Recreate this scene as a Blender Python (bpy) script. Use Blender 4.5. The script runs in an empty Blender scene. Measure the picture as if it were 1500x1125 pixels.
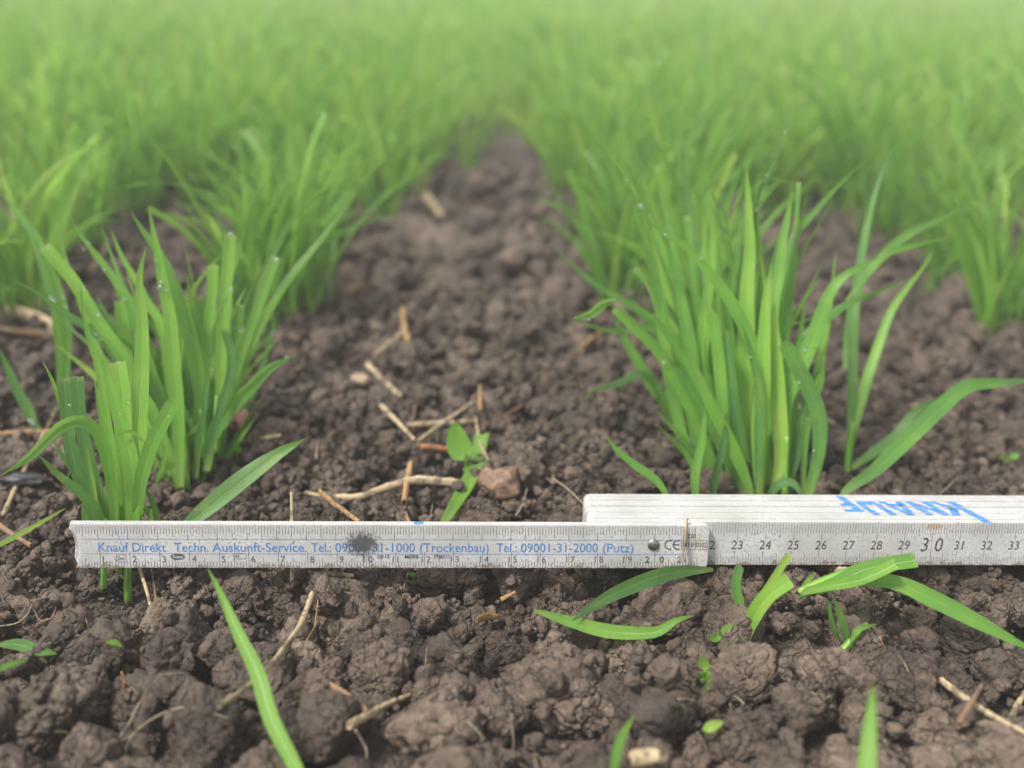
import bpy, bmesh, math, random
import numpy as np
from mathutils import Vector, Matrix, noise

# ------------------------------------------------------------------ camera
S = bpy.context.scene
COL = S.collection
rad = math.radians
FPX = 1441.0                      # focal length in pixels of the 1500 px wide frame
CAMH = 0.207
PITCH, YAW, ROLL = rad(24.2), rad(2.0), rad(1.5)
FW = Vector((math.sin(YAW)*math.cos(PITCH), math.cos(YAW)*math.cos(PITCH), -math.sin(PITCH)))
R0 = Vector((math.cos(YAW), -math.sin(YAW), 0))
U0 = R0.cross(FW)
RT = R0*math.cos(ROLL) + U0*math.sin(ROLL)
UP = U0*math.cos(ROLL) - R0*math.sin(ROLL)
CP = Vector((0, 0, CAMH))
cam_d = bpy.data.cameras.new('camera')
cam = bpy.data.objects.new('camera', cam_d); COL.objects.link(cam)
cam.matrix_world = Matrix(((RT.x, UP.x, -FW.x, CP.x), (RT.y, UP.y, -FW.y, CP.y), (RT.z, UP.z, -FW.z, CP.z), (0, 0, 0, 1)))
cam_d.sensor_width = 36.0
cam_d.lens = 36.0*FPX/1500.0
cam_d.clip_start = 0.01
cam_d.clip_end = 200
cam_d.dof.use_dof = True
cam_d.dof.focus_distance = 0.340
cam_d.dof.aperture_fstop = cam_d.lens/6.5
S.camera = cam

# ------------------------------------------------------------------ light
SUN_EL, SUN_AZ = rad(58), rad(-114)     # azimuth from +Y towards +X
w = bpy.data.worlds.new('World'); S.world = w; w.use_nodes = True
nt = w.node_tree; bg = nt.nodes['Background']
sky = nt.nodes.new('ShaderNodeTexSky'); sky.sky_type = 'NISHITA'; sky.sun_disc = False
sky.sun_elevation = SUN_EL; sky.sun_rotation = SUN_AZ
sky.air_density = 1.0; sky.dust_density = 3.0; sky.ozone_density = 1.0
hs = nt.nodes.new('ShaderNodeHueSaturation'); hs.inputs['Saturation'].default_value = 0.12
nt.links.new(sky.outputs[0], hs.inputs['Color']); nt.links.new(hs.outputs[0], bg.inputs['Color'])
bg.inputs['Strength'].default_value = 0.09
sd = bpy.data.lights.new('sun', 'SUN'); sd.energy = 2.4; sd.angle = rad(11); sd.color = (1.0, 0.97, 0.92)
sun = bpy.data.objects.new('sun', sd); COL.objects.link(sun)
dirv = Vector((math.sin(SUN_AZ)*math.cos(SUN_EL), math.cos(SUN_AZ)*math.cos(SUN_EL), math.sin(SUN_EL)))
sun.rotation_euler = dirv.to_track_quat('Z', 'Y').to_euler()
S.view_settings.view_transform = 'Standard'; S.view_settings.look = 'None'
S.view_settings.gamma = 1.0; S.view_settings.use_curve_mapping = False
S.view_settings.exposure = 1.68
S.cycles.max_bounces = 8; S.cycles.transparent_max_bounces = 8
S.cycles.caustics_refractive = False; S.cycles.caustics_reflective = False

random.seed(11); RS = np.random.RandomState(7)

def P(px, py, d):
    return CP + (FW + RT*((px-750)/FPX) + UP*((562.5-py)/FPX))*d
def proj(v):
    q = v-CP; d = q.dot(FW)
    return 750+FPX*q.dot(RT)/d, 562.5-FPX*q.dot(UP)/d, d

# ------------------------------------------------------------------ ruler frame (needed by the soil, which must lie under it)
RA = P(103, 832, .335); RB = P(1500, 833, .350)
AX = (RB-RA).normalized()
hn = -(Vector((0, 0, 1)).cross(AX)).normalized()
NEL = rad(11.5)
NZ = Vector((0, 0, 1)) - AX*AX.z; NZ.normalize()
hn = (hn - AX*hn.dot(AX)).normalized()
hn2 = (hn - NZ*hn.dot(NZ)).normalized()
NN = hn2*math.cos(NEL) + NZ*math.sin(NEL)
UU = NN.cross(AX); 
if UU.z < 0: UU = -UU
RW = 0.0160                        # rule width
def rl(s, t, wv): return RA + AX*s + UU*t + NN*wv
RM = Matrix(((AX.x, -NN.x, UU.x, RA.x), (AX.y, -NN.y, UU.y, RA.y), (AX.z, -NN.z, UU.z, RA.z), (0, 0, 0, 1)))
def s_at(px, py=800):              # distance along the rule for a place on its face
    dv = (FW + RT*((px-750)/FPX) + UP*((562.5-py)/FPX))
    k = (RA-CP).dot(NN)/dv.dot(NN)
    return (CP+dv*k-RA).dot(AX)

# ------------------------------------------------------------------ node helpers
def newmat(name):
    m = bpy.data.materials.new(name); m.use_nodes = True
    n = m.node_tree.nodes; n.clear()
    o = n.new('ShaderNodeOutputMaterial'); return m, m.node_tree, o
class NT:
    def __init__(s, t): s.t = t
    def n(s, typ, ins=None, **kw):
        x = s.t.nodes.new('ShaderNode'+typ)
        for k, v in kw.items(): setattr(x, k, v)
        for k, v in (ins or {}).items():
            if isinstance(v, bpy.types.NodeSocket): s.t.links.new(v, x.inputs[k])
            else: x.inputs[k].default_value = v
        return x
    def math(s, op, a, b=0.0, c=0.0, clamp=False):
        x = s.n('Math', {0: a, 1: b, 2: c}, operation=op); x.use_clamp = clamp; return x.outputs[0]
    def noise(s, vec, scale, detail=4, rough=.55, dist=0.0):
        return s.n('TexNoise', {'Vector': vec, 'Scale': scale, 'Detail': detail, 'Roughness': rough, 'Distortion': dist}).outputs[0]
    def ramp(s, fac, stops):
        x = s.n('ValToRGB', {0: fac}); r = x.color_ramp
        while len(r.elements) < len(stops): r.elements.new(.5)
        for e, (p, c) in zip(r.elements, stops):
            e.position = p; e.color = (c[0], c[1], c[2], 1) if not isinstance(c, (int, float)) else (c, c, c, 1)
        return x.outputs[0]
    def mix(s, f, a, b, mode='MIX'):
        x = s.n('Mix', data_type='RGBA', blend_type=mode)
        for i, v in ((0, f), (6, a), (7, b)):
            if isinstance(v, bpy.types.NodeSocket): s.t.links.new(v, x.inputs[i])
            else: x.inputs[i].default_value = v if i == 0 else (v[0], v[1], v[2], 1)
        return x.outputs[2]

def soil_material():
    m, t, o = newmat('soil'); k = NT(t)
    pos = k.n('NewGeometry').outputs['Position']
    n1 = k.noise(pos, 22, 5, .6); n2 = k.noise(pos, 260, 6, .65); n3 = k.noise(pos, 1100, 4, .7)
    a = k.math('ADD', k.math('MULTIPLY', n1, .55), k.math('MULTIPLY', n2, .45))
    col = k.ramp(a, [(.33, (.037, .026, .0190)), (.5, (.097, .071, .052)), (.66, (.190, .146, .110))])
    col = k.mix(k.math('MULTIPLY', k.math('GREATER_THAN', n3, .70), .35), col, (.24, .20, .16))
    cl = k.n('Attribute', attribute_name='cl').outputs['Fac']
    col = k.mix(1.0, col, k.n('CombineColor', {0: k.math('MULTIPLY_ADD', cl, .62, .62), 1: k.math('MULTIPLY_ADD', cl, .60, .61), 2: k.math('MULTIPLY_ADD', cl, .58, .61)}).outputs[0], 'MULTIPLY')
    # cracks
    wp = k.n('VectorMath', {0: pos, 1: k.n('VectorMath', {0: k.n('TexNoise', {'Vector': pos, 'Scale': 170.0, 'Detail': 3.0}).outputs['Color'], 'Scale': .007}, operation='SCALE').outputs[0]}, operation='ADD').outputs[0]
    v = k.n('TexVoronoi', {'Vector': wp, 'Scale': 190.0}, feature='DISTANCE_TO_EDGE').outputs[0]
    msk = k.math('GREATER_THAN', k.noise(pos, 70, 2), .48)
    crack = k.math('MULTIPLY', k.n('MapRange', {0: v, 1: 0.0, 2: .09, 3: 1.0, 4: 0.0}).outputs[0], msk)
    h = k.math('ADD', k.math('MULTIPLY', k.noise(pos, 420, 5, .65), .9), k.math('MULTIPLY', n3, .35))
    h = k.math('ADD', h, k.math('MULTIPLY', k.noise(pos, 150, 3, .6), 1.2))
    h = k.math('SUBTRACT', h, k.math('MULTIPLY', crack, .55))
    b = k.n('Bump', {'Height': h, 'Distance': .0022, 'Strength': 1.0})
    r = k.ramp(n2, [(.35, .40), (.65, .72)])
    p = k.n('BsdfPrincipled', {'Base Color': col, 'Roughness': r, 'Normal': b.outputs[0], 'Specular IOR Level': .42})
    t.links.new(p.outputs[0], o.inputs[0]); return m

def leaf_material(name='leaf', sat=1.0):
    m, t, o = newmat(name); k = NT(t)
    at = lambda s: k.n('Attribute', attribute_name=s).outputs['Fac']
    u, v, tn = at('bu'), at('bv'), at('tint')
    oi = k.n('ObjectInfo').outputs['Random']
    pos = k.n('NewGeometry').outputs['Position']
    tt = k.math('ADD', tn, k.math('MULTIPLY', k.math('SUBTRACT', oi, .5), .25))
    tt = k.math('ADD', tt, k.math('MULTIPLY', k.math('SUBTRACT', k.noise(pos, 60, 2), .5), .55), clamp=True)
    col = k.ramp(tt, [(0.0, (.050, .160, .055)), (.45, (.148, .370, .052)), (.8, (.280, .55, .070)), (1.0, (.46, .62, .10))])
    fine = k.noise(pos, 900, 3, .6)
    col = k.mix(k.math('MULTIPLY', fine, .35), col, (.16, .30, .06))
    vein = k.math('POWER', k.math('ABSOLUTE', k.math('SINE', k.math('MULTIPLY', u, 22.0))), 4.0)
    col = k.mix(k.math('MULTIPLY', k.math('SUBTRACT', 1.0, k.math('POWER', k.math('ABSOLUTE', k.math('SINE', k.math('MULTIPLY', u, 17.0))), .6)), .55), col, (.030, .095, .012))
    rib = k.n('MapRange', {0: k.math('ABSOLUTE', u), 1: .02, 2: .10, 3: 1.0, 4: 0.0}).outputs[0]
    col = k.mix(k.math('MULTIPLY', rib, .22), col, (.28, .46, .08))
    basef = k.n('MapRange', {0: v, 1: 0.0, 2: .16, 3: .6, 4: 0.0}).outputs[0]
    col = k.mix(basef, col, (.34, .46, .14))
    pz = k.n('SeparateXYZ', {0: pos}).outputs[2]
    low = k.n('MapRange', {0: pz, 1: .003, 2: .022, 3: .13, 4: 0.0}).outputs[0]
    col = k.mix(k.math('GREATER_THAN', k.math('ADD', k.noise(pos, 700, 4, .7), low), .77), col, (.13, .10, .07))
    blotch = k.n('MapRange', {0: k.noise(pos, 130, 3, .6), 1: .56, 2: .72, 3: 0.0, 4: .35}).outputs[0]
    col = k.mix(blotch, col, (.30, .40, .05))
    tip = k.n('MapRange', {0: v, 1: .965, 2: 1.0, 3: 0.0, 4: .35}).outputs[0]
    col = k.mix(tip, col, (.50, .46, .22))
    h = k.math('ADD', k.math('MULTIPLY', vein, -.6), k.math('ADD', k.math('MULTIPLY', fine, .3), k.math('MULTIPLY', rib, -1.0)))
    b = k.n('Bump', {'Height': h, 'Distance': .00025, 'Strength': .8})
    p = k.n('BsdfPrincipled', {'Base Color': col, 'Roughness': .31, 'Normal': b.outputs[0], 'Specular IOR Level': .6})
    tr = k.n('BsdfTranslucent', {'Color': k.mix(.5, col, (.41, .71, .12)), 'Normal': b.outputs[0]})
    mx = k.n('MixShader', {0: .50}); t.links.new(p.outputs[0], mx.inputs[1]); t.links.new(tr.outputs[0], mx.inputs[2])
    t.links.new(mx.outputs[0], o.inputs[0]); return m

def straw_material(name, c0, c1, dirt=.5):
    m, t, o = newmat(name); k = NT(t)
    at = lambda s: k.n('Attribute', attribute_name=s).outputs['Fac']
    u, v = at('bu'), at('bv')
    pos = k.n('NewGeometry').outputs['Position']
    vec = k.n('CombineXYZ', {0: k.math('MULTIPLY', u, 9.0), 1: k.math('MULTIPLY', v, 1.5), 2: k.n('ObjectInfo').outputs['Random']}).outputs[0]
    f = k.noise(vec, 3.0, 5, .7)
    col = k.ramp(f, [(.3, c0), (.7, c1)])
    d = k.noise(pos, 260, 5, .65)
    col = k.mix(k.math('MULTIPLY', k.math('GREATER_THAN', d, 1-dirt), .75), col, (.10, .075, .055))
    b = k.n('Bump', {'Height': k.math('ADD', f, k.math('MULTIPLY', d, .5)), 'Distance': .0004, 'Strength': .9})
    p = k.n('BsdfPrincipled', {'Base Color': col, 'Roughness': .55, 'Normal': b.outputs[0], 'Specular IOR Level': .35})
    t.links.new(p.outputs[0], o.inputs[0]); return m

def grime(k, pos):
    """dirt factor over the rule, in the rule's own space (x along, z across)"""
    n = k.noise(pos, 750, 6, .78); big = k.noise(pos, 55, 4, .6)
    def blob(cx, cz, rx, rz, sharp, amt, th):
        d = k.n('VectorMath', {0: k.n('VectorMath', {0: pos, 1: (cx, 0, cz)}, operation='SUBTRACT').outputs[0], 1: (1/rx, 0, 1/rz)}, operation='MULTIPLY').outputs[0]
        l = k.n('VectorMath', {0: d}, operation='LENGTH').outputs['Value']
        f = k.n('MapRange', {0: l, 1: 0.0, 2: 1.0, 3: amt, 4: -.35}).outputs[0]
        a = k.math('ADD', n, f)
        return k.n('MapRange', {0: a, 1: th, 2: th+sharp, 3: 0.0, 4: 1.0}).outputs[0]
    return n, big, blob

def ruler_material():
    m, t, o = newmat('ruler_paint'); k = NT(t)
    pos = k.n('TexCoord').outputs['Object']
    n, big, blob = grime(k, pos)
    geo = k.n('NewGeometry')
    col = k.ramp(big, [(.3, (.31, .305, .295)), (.62, (.43, .43, .43))])
    # end grain streaks
    st = k.noise(k.n('VectorMath', {0: pos, 1: (12, 900, 900)}, operation='MULTIPLY').outputs[0], 1.0, 4, .6)
    col = k.mix(k.math('MULTIPLY', k.math('GREATER_THAN', st, .62), .12), col, (.45, .40, .34))
    scr = k.n('MapRange', {0: k.noise(pos, 900, 4, .75), 1: .50, 2: .64, 3: 0.0, 4: .75}).outputs[0]
    dz = k.n('MapRange', {0: big, 1: .38, 2: .6, 3: 0.12, 4: 1.0}).outputs[0]
    col = k.mix(k.math('MULTIPLY', scr, dz), col, (.20, .165, .125))
    col = k.mix(k.math('MULTIPLY', blob(.0358, .004, .011, .005, .12, .15, .60), .5), col, (.38, .33, .22))
    col = k.mix(k.math('MULTIPLY', blob(.0805, .004, .012, .006, .12, .15, .60), .5), col, (.38, .33, .22))
    col = k.mix(k.math('MULTIPLY', blob(.169, .012, .012, .006, .12, .15, .58), .5), col, (.38, .33, .22))
    col = k.mix(blob(.2172, .008, .0058, .013, .22, .22, .58), col, (.40, .33, .20))
    col = k.mix(k.math('MULTIPLY', blob(.2160, .011, .0045, .012, .05, .16, .60), .8), col, (.30, .31, .10))
    col = k.mix(k.math('MULTIPLY', blob(.3, .0145, .008, .003, .12, .40, .56), .8), col, (.36, .25, .13))
    col = k.mix(k.math('MULTIPLY', blob(.0755, .0095, .0036, .0045, .08, .20, .62), .8), col, (.05, .05, .055))
    col = k.mix(k.math('MULTIPLY', blob(.0990, .0088, .0145, .0110, .22, .52, .60), .9), col, (.035, .036, .040))
    col = k.mix(k.math('MULTIPLY', blob(.1960, .0090, .0035, .0035, .04, .14, .60), .8), col, (.10, .09, .08))
    zz = k.n('SeparateXYZ', {0: pos}).outputs[2]
    edge = k.n('MapRange', {0: zz, 1: 0.0, 2: .0030, 3: .20, 4: 0.0}).outputs[0]
    col = k.mix(k.math('MULTIPLY', k.math('GREATER_THAN', k.math('ADD', k.math('ADD', k.math('MULTIPLY', n, .5), k.math('MULTIPLY', k.noise(pos, 130, 4, .7), .5)), edge), .66), .75), col, (.15, .11, .08))
    b = k.n('Bump', {'Height': k.math('ADD', n, k.math('MULTIPLY', st, .4)), 'Distance': .00018, 'Strength': .6})
    p = k.n('BsdfPrincipled', {'Base Color': col, 'Roughness': .48, 'Normal': b.outputs[0], 'Specular IOR Level': .35})
    t.links.new(p.outputs[0], o.inputs[0]); return m

def ink_material(name, c, worn=.3):
    m, t, o = newmat(name); k = NT(t)
    pos = k.n('TexCoord').outputs['Object']
    n, big, blob = grime(k, pos)
    wr = k.n('MapRange', {0: k.noise(pos, 700, 4, .7), 1: .50, 2: .68, 3: 0.0, 4: worn*2}).outputs[0]
    col = k.mix(wr, c, (.44, .44, .44))
    col = k.mix(k.math('MULTIPLY', blob(.0990, .0088, .0145, .0110, .22, .52, .60), .9), col, (.035, .036, .040))
    p = k.n('BsdfPrincipled', {'Base Color': col, 'Roughness': .5})
    t.links.new(p.outputs[0], o.inputs[0]); return m

def plain_material(name, c, rough=.6, metal=0.0, bump=0.0, scale=600, c2=None):
    m, t, o = newmat(name); k = NT(t)
    pos = k.n('NewGeometry').outputs['Position']
    n = k.noise(pos, scale, 5, .65)
    col = k.ramp(n, [(.38, c), (.62, c2 or tuple(min(1, x*1.5) for x in c))])
    b = k.n('Bump', {'Height': n, 'Distance': bump or .0001, 'Strength': .8})
    p = k.n('BsdfPrincipled', {'Base Color': col, 'Roughness': rough, 'Metallic': metal, 'Normal': b.outputs[0]})
    t.links.new(p.outputs[0], o.inputs[0]); return m

M = {}
M['soil'] = soil_material()
M['leaf'] = leaf_material()
M['straw'] = straw_material('straw', (.24, .175, .095), (.50, .40, .25), .47)
M['gold'] = straw_material('golden_straw', (.22, .125, .05), (.42, .26, .11), .45)
M['brown'] = straw_material('brown_straw', (.13, .075, .04), (.30, .19, .10), .45)
M['rust'] = straw_material('rusty_husk', (.20, .075, .03), (.38, .16, .06), .42)
M['root'] = straw_material('root_fibre', (.26, .20, .13), (.45, .38, .26), .45)
M['paint'] = ruler_material()
M['ink'] = ink_material('grey_ink', (.035, .035, .037), .18)
M['inkf'] = ink_material('fresh_grey_ink', (.04, .04, .042), .08)
M['blue'] = ink_material('blue_ink', (.045, .15, .36), .15)
M['logo'] = ink_material('logo_blue', (.015, .16, .46), .15)
M['metal'] = plain_material('dull_metal', (.14, .14, .13), .35, .9, .0002, 500, (.30, .29, .27))
M['endcap'] = plain_material('worn_end', (.15, .15, .14), .7, 0, .0002, 500, (.30, .30, .28))
M['stone'] = plain_material('brown_stone', (.095, .055, .034), .65, 0, .0008, 240, (.23, .14, .088))
M['redstone'] = plain_material('reddish_stone', (.16, .06, .035), .55, 0, .0005, 190, (.30, .15, .10))
M['tan'] = plain_material('tan_stone', (.15, .105, .06), .7, 0, .0005, 190, (.26, .19, .12))
M['coal'] = plain_material('charred_wood', (.008, .008, .009), .45, 0, .0009, 300, (.03, .03, .032))
mw, tw, ow = newmat('water'); kw = NT(tw)
lw = kw.n('Fresnel', {'IOR': 1.45})
gl = kw.n('BsdfGlossy', {'Color': (1, 1, 1, 1), 'Roughness': .02})
trn = kw.n('BsdfTransparent', {'Color': (.95, .97, .95, 1)})
mxw = kw.n('MixShader', {0: kw.math('MULTIPLY_ADD', lw.outputs[0], .75, .05, clamp=True)})
tw.links.new(trn.outputs[0], mxw.inputs[1]); tw.links.new(gl.outputs[0], mxw.inputs[2])
tw.links.new(mxw.outputs[0], ow.inputs[0]); M['water'] = mw

# ------------------------------------------------------------------ object helpers
def tag(o, label=None, cat=None, group=None, kind=None):
    if label: o['label'] = label
    if cat: o['category'] = cat
    if group: o['group'] = group
    if kind: o['kind'] = kind
    return o
def empty(name, loc, label, cat, group=None):
    o = bpy.data.objects.new(name, None); COL.objects.link(o); o.location = loc
    o.empty_display_size = .01
    return tag(o, label, cat, group)
def link(name, me, mat, parent=None, smooth=True, origin=None):
    """link a mesh written in world space; origin moves its pivot there"""
    if origin is not None:
        me.transform(Matrix.Translation(-Vector(origin)))
    if mat and not me.materials: me.materials.append(mat)
    if smooth and len(me.polygons): me.polygons.foreach_set('use_smooth', np.ones(len(me.polygons), bool))
    o = bpy.data.objects.new(name, me); COL.objects.link(o)
    if parent is not None:
        o.parent = parent
        if origin is not None: o.location = Vector(origin)-parent.location
    elif origin is not None: o.location = origin
    return o
def mesh_np(name, V, F, attrs=None):
    me = bpy.data.meshes.new(name); k = F.shape[1]
    me.vertices.add(len(V)); me.vertices.foreach_set('co', np.ascontiguousarray(V, np.float32).ravel())
    me.loops.add(F.size); me.loops.foreach_set('vertex_index', np.ascontiguousarray(F, np.int32).ravel())
    me.polygons.add(len(F)); me.polygons.foreach_set('loop_start', np.arange(0, F.size, k, dtype=np.int32))
    for nme, a in (attrs or {}).items():
        at = me.attributes.new(nme, 'FLOAT', 'POINT'); at.data.foreach_set('value', np.ascontiguousarray(a, np.float32))
    me.update(calc_edges=True); return me

class MB:
    def __init__(s): s.v = []; s.f = []; s.u = []; s.w = []; s.t = []
    def add(s, v, f, u, w, t):
        o = len(s.v); s.v += v; s.f += [tuple(i+o for i in q) for q in f]; s.u += u; s.w += w; s.t += t
    def mesh(s, name):
        me = bpy.data.meshes.new(name); me.from_pydata([tuple(p) for p in s.v], [], s.f)
        for nme, a in (('bu', s.u), ('bv', s.w), ('tint', s.t)):
            at = me.attributes.new(nme, 'FLOAT', 'POINT'); at.data.foreach_set('value', np.array(a, np.float32))
        return me

def catmull(pts, n):
    pts = [Vector(p) for p in pts]
    if len(pts) == 2: return [pts[0].lerp(pts[1], i/n) for i in range(n+1)]
    L = [0]
    for a, b in zip(pts, pts[1:]): L.append(L[-1]+max(1e-6, (b-a).length))
    out = []
    ext = [pts[0]*2-pts[1]] + pts + [pts[-1]*2-pts[-2]]
    for i in range(n+1):
        d = L[-1]*i/n; j = 0
        while j < len(pts)-2 and L[j+1] < d: j += 1
        t = (d-L[j])/(L[j+1]-L[j]); t = min(1, max(0, t))
        p0, p1, p2, p3 = ext[j], ext[j+1], ext[j+2], ext[j+3]
        out.append(.5*((2*p1)+(p2-p0)*t+(2*p0-5*p1+4*p2-p3)*t*t+(3*p1-p0-3*p2+p3)*t**3))
    return out

def width_at(kind, v):
    if kind == 'tip':  return (0.42+0.58*min(1, v/.35)**.8)*(max(0, 1-v**3.2))**.9 if v > .35 else 0.42+0.58*(v/.35)**.8*1.0
    if kind == 'mid':  return max(.03, math.sin(math.pi*(0.10+.88*v))**.8)
    if kind == 'both': return max(.02, math.sin(math.pi*min(1, .04+.96*v))**.75)
    if kind == 'cut':  return (0.5+0.5*min(1, v/.4))
    if kind == 'round':return (0.55+0.45*min(1, v/.5))*(1 if v < .93 else math.sqrt(max(0, 1-((v-.93)/.07)**2))*.98+.02)
    if kind == 'oval': return max(.04, math.sin(math.pi*min(1, v**.72))**.62)
    return 1
BL = []                           # samples of traced blades, used to sit water on them
def blade(mb, pts, W, kind='tip', tint=.5, twist=(0, 0), curl=.22, face=None, n=22, cross=5, record=None, thick=0.00022):
    sp = catmull(pts, n)
    prev = None; V = []; U = []; Wv = []
    T = []
    xs = [-1+2*i/(cross-1) for i in range(cross)]
    rows = []
    for i, p in enumerate(sp):
        v = i/n
        tg = (sp[min(n, i+1)]-sp[max(0, i-1)]); 
        if tg.length < 1e-9: tg = Vector((0, 0, 1))
        tg.normalize()
        if face is None: side = prev if prev is not None else Vector((1, 0, 0))
        else: side = tg.cross((face-p).normalized())
        side = side - tg*side.dot(tg)
        if side.length < 1e-6: side = tg.orthogonal()
        side.normalize(); prev = side
        a = twist[0]+(twist[1]-twist[0])*v
        nr = side.cross(tg).normalized()
        s2 = side*math.cos(a)+nr*math.sin(a); n2 = s2.cross(tg).normalized()
        wd = W*width_at(kind, v)*.5
        rows.append((p, s2, n2, wd, v, tg))
        if record is not None: record.append((p.copy(), n2.copy(), wd))
    for sgn in (0,):
        for (p, s2, n2, wd, v, tg) in rows:
            for x in xs:
                jag = Vector((0, 0, 0))
                if kind == 'cut' and v > .999: jag = tg*(random.uniform(-.12, .14)*W*.5)
                V.append(p+s2*(wd*x)-n2*(curl*wd*(1-abs(x)**1.3)) + s2*0 + jag)
                U.append(x); Wv.append(v); T.append(tint)
    F = []
    c = cross
    for i in range(n):
        for j in range(c-1):
            a = i*c+j; F.append((a, a+1, a+c+1, a+c))
    mb.add(V, F, U, Wv, T)

def tube(mb, pts, r0, r1=None, n=14, sides=10, flat=1.0, hollow=True, tint=.5, wob=.06, split=0.0):
    r1 = r0 if r1 is None else r1
    sp = catmull(pts, n); V = []; U = []; W = []; T = []; prev = Vector((.2, .1, 1))
    ph = random.random()*6
    def ring(p, s, q, r, v, jag=0, tg=None):
        for j in range(sides):
            a = 2*math.pi*j/sides
            rr = r*(1+wob*math.sin(2*a+ph+v*4))
            V.append(p+s*(rr*math.cos(a))+q*(rr*flat*math.sin(a))+(tg*(jag*random.uniform(-1, 1)*r) if jag else Vector((0, 0, 0))))
            U.append(j/sides); W.append(v); T.append(tint)
    fr = []
    for i, p in enumerate(sp):
        tg = (sp[min(n, i+1)]-sp[max(0, i-1)]).normalized()
        s = prev-tg*prev.dot(tg)
        if s.length < 1e-5: s = tg.orthogonal()
        s.normalize(); prev = s; q = tg.cross(s)
        r = r0+(r1-r0)*i/n
        r *= 1+wob*.8*math.sin(i*1.7+ph)
        fr.append((p, s, q, r, tg))
    p, s, q, r, tg = fr[0]
    if hollow:
        ring(p+tg*r*2.2, s, q, r*.55, 0); ring(p+tg*r*.1, s, q, r*.66, 0)
    for i, (p, s, q, r, tg) in enumerate(fr):
        ring(p, s, q, r, i/n, .5 if i in (0, n) else 0, tg)
    p, s, q, r, tg = fr[-1]
    if hollow:
        ring(p-tg*r*.1, s, q, r*.66, 1); ring(p-tg*r*2.2, s, q, r*.55, 1)
    nr = len(V)//sides; F = []
    for i in range(nr-1):
        for j in range(sides):
            k = (j+1) % sides; F.append((i*sides+j, i*sides+k, (i+1)*sides+k, (i+1)*sides+j))
    F.append(tuple(range(sides-1, -1, -1))); F.append(tuple(range((nr-1)*sides, nr*sides)))
    mb.add(V, F, U, W, T)

# ------------------------------------------------------------------ numpy noise
def gnoise(x, y, z, seed=0):
    xi = np.floor(x).astype(np.int64); yi = np.floor(y).astype(np.int64); zi = np.floor(z).astype(np.int64)
    fx = x-xi; fy = y-yi; fz = z-zi
    ux = fx*fx*fx*(fx*(fx*6-15)+10); uy = fy*fy*fy*(fy*(fy*6-15)+10); uz = fz*fz*fz*(fz*(fz*6-15)+10)
    def h(a, b, c):
        n = (a*374761393+b*668265263+c*2147483647+seed*974711) & 0x7fffffff
        n = ((n ^ (n >> 13))*1274126177) & 0x7fffffff
        n = n ^ (n >> 16)
        return n
    def g(a, b, c, dx, dy, dz):
        n = h(a, b, c)
        gx = ((n & 255)/127.5-1); gy = (((n >> 8) & 255)/127.5-1); gz = (((n >> 16) & 255)/127.5-1)
        return gx*dx+gy*dy+gz*dz
    r = 0
    for i in (0, 1):
        for j in (0, 1):
            for k in (0, 1):
                wt = (ux if i else 1-ux)*(uy if j else 1-uy)*(uz if k else 1-uz)
                r = r+wt*g(xi+i, yi+j, zi+k, fx-i, fy-j, fz-k)
    return r
def fbm2(x, y, s, oct=4, seed=0, rough=.5):
    r = 0; a = 1
    for o in range(oct):
        r = r+a*gnoise(x*s+13.1*o, y*s+7.7*o, np.full_like(x, .37+o), seed+o); s = s*2.03; a *= rough
    return r

# ------------------------------------------------------------------ height maps
def base_h(x, y):
    x = np.asarray(x, float); y = np.asarray(y, float)
    b = .007*fbm2(x, y, 7.0, 3, 3) + .012*fbm2(x, y, 1.7, 2, 9)*np.clip((y-.5)/.8, 0, 1)
    b = b - .007 + .003*np.exp(-((x)/.10)**2)*(y > .3)
    # the soil drops towards the right, behind the rule
    b = b - .006*np.clip((x-.14)/.1, 0, 1)*np.exp(-((y-.42)/.12)**2)
    b = b - .0015*np.clip((.29-y)/.08, 0, 1)
    return b
class Grid:
    def __init__(s, x0, x1, y0, y1, c):
        s.x0, s.y0, s.c = x0, y0, c; s.nx = int((x1-x0)/c)+1; s.ny = int((y1-y0)/c)+1
        s.X, s.Y = np.meshgrid(x0+np.arange(s.nx)*c, y0+np.arange(s.ny)*c); s.h = base_h(s.X, s.Y)
    def splat(s, cx, cy, cz, r, rz=None):
        rz = rz or r
        i0 = max(0, int((cx-r-s.x0)/s.c)); i1 = min(s.nx, int((cx+r-s.x0)/s.c)+2)
        j0 = max(0, int((cy-r-s.y0)/s.c)); j1 = min(s.ny, int((cy+r-s.y0)/s.c)+2)
        if i0 >= i1 or j0 >= j1: return
        d2 = ((s.X[j0:j1, i0:i1]-cx)**2+(s.Y[j0:j1, i0:i1]-cy)**2)/(r*r)
        t = np.where(d2 < 1, cz+rz*np.sqrt(np.maximum(0, 1-d2)), -9)
        np.maximum(s.h[j0:j1, i0:i1], t, out=s.h[j0:j1, i0:i1])
    def at(s, x, y):
        fx = np.clip((x-s.x0)/s.c, 0, s.nx-1.001); fy = np.clip((y-s.y0)/s.c, 0, s.ny-1.001)
        i = np.floor(fx).astype(int); j = np.floor(fy).astype(int); a = fx-i; b = fy-j; h = s.h
        return (h[j, i]*(1-a)+h[j, i+1]*a)*(1-b)+(h[j+1, i]*(1-a)+h[j+1, i+1]*a)*b
G = Grid(-.42, .50, .08, 1.05, .0008)
G2 = Grid(-2.2, 2.4, .08, 3.2, .004)

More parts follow.
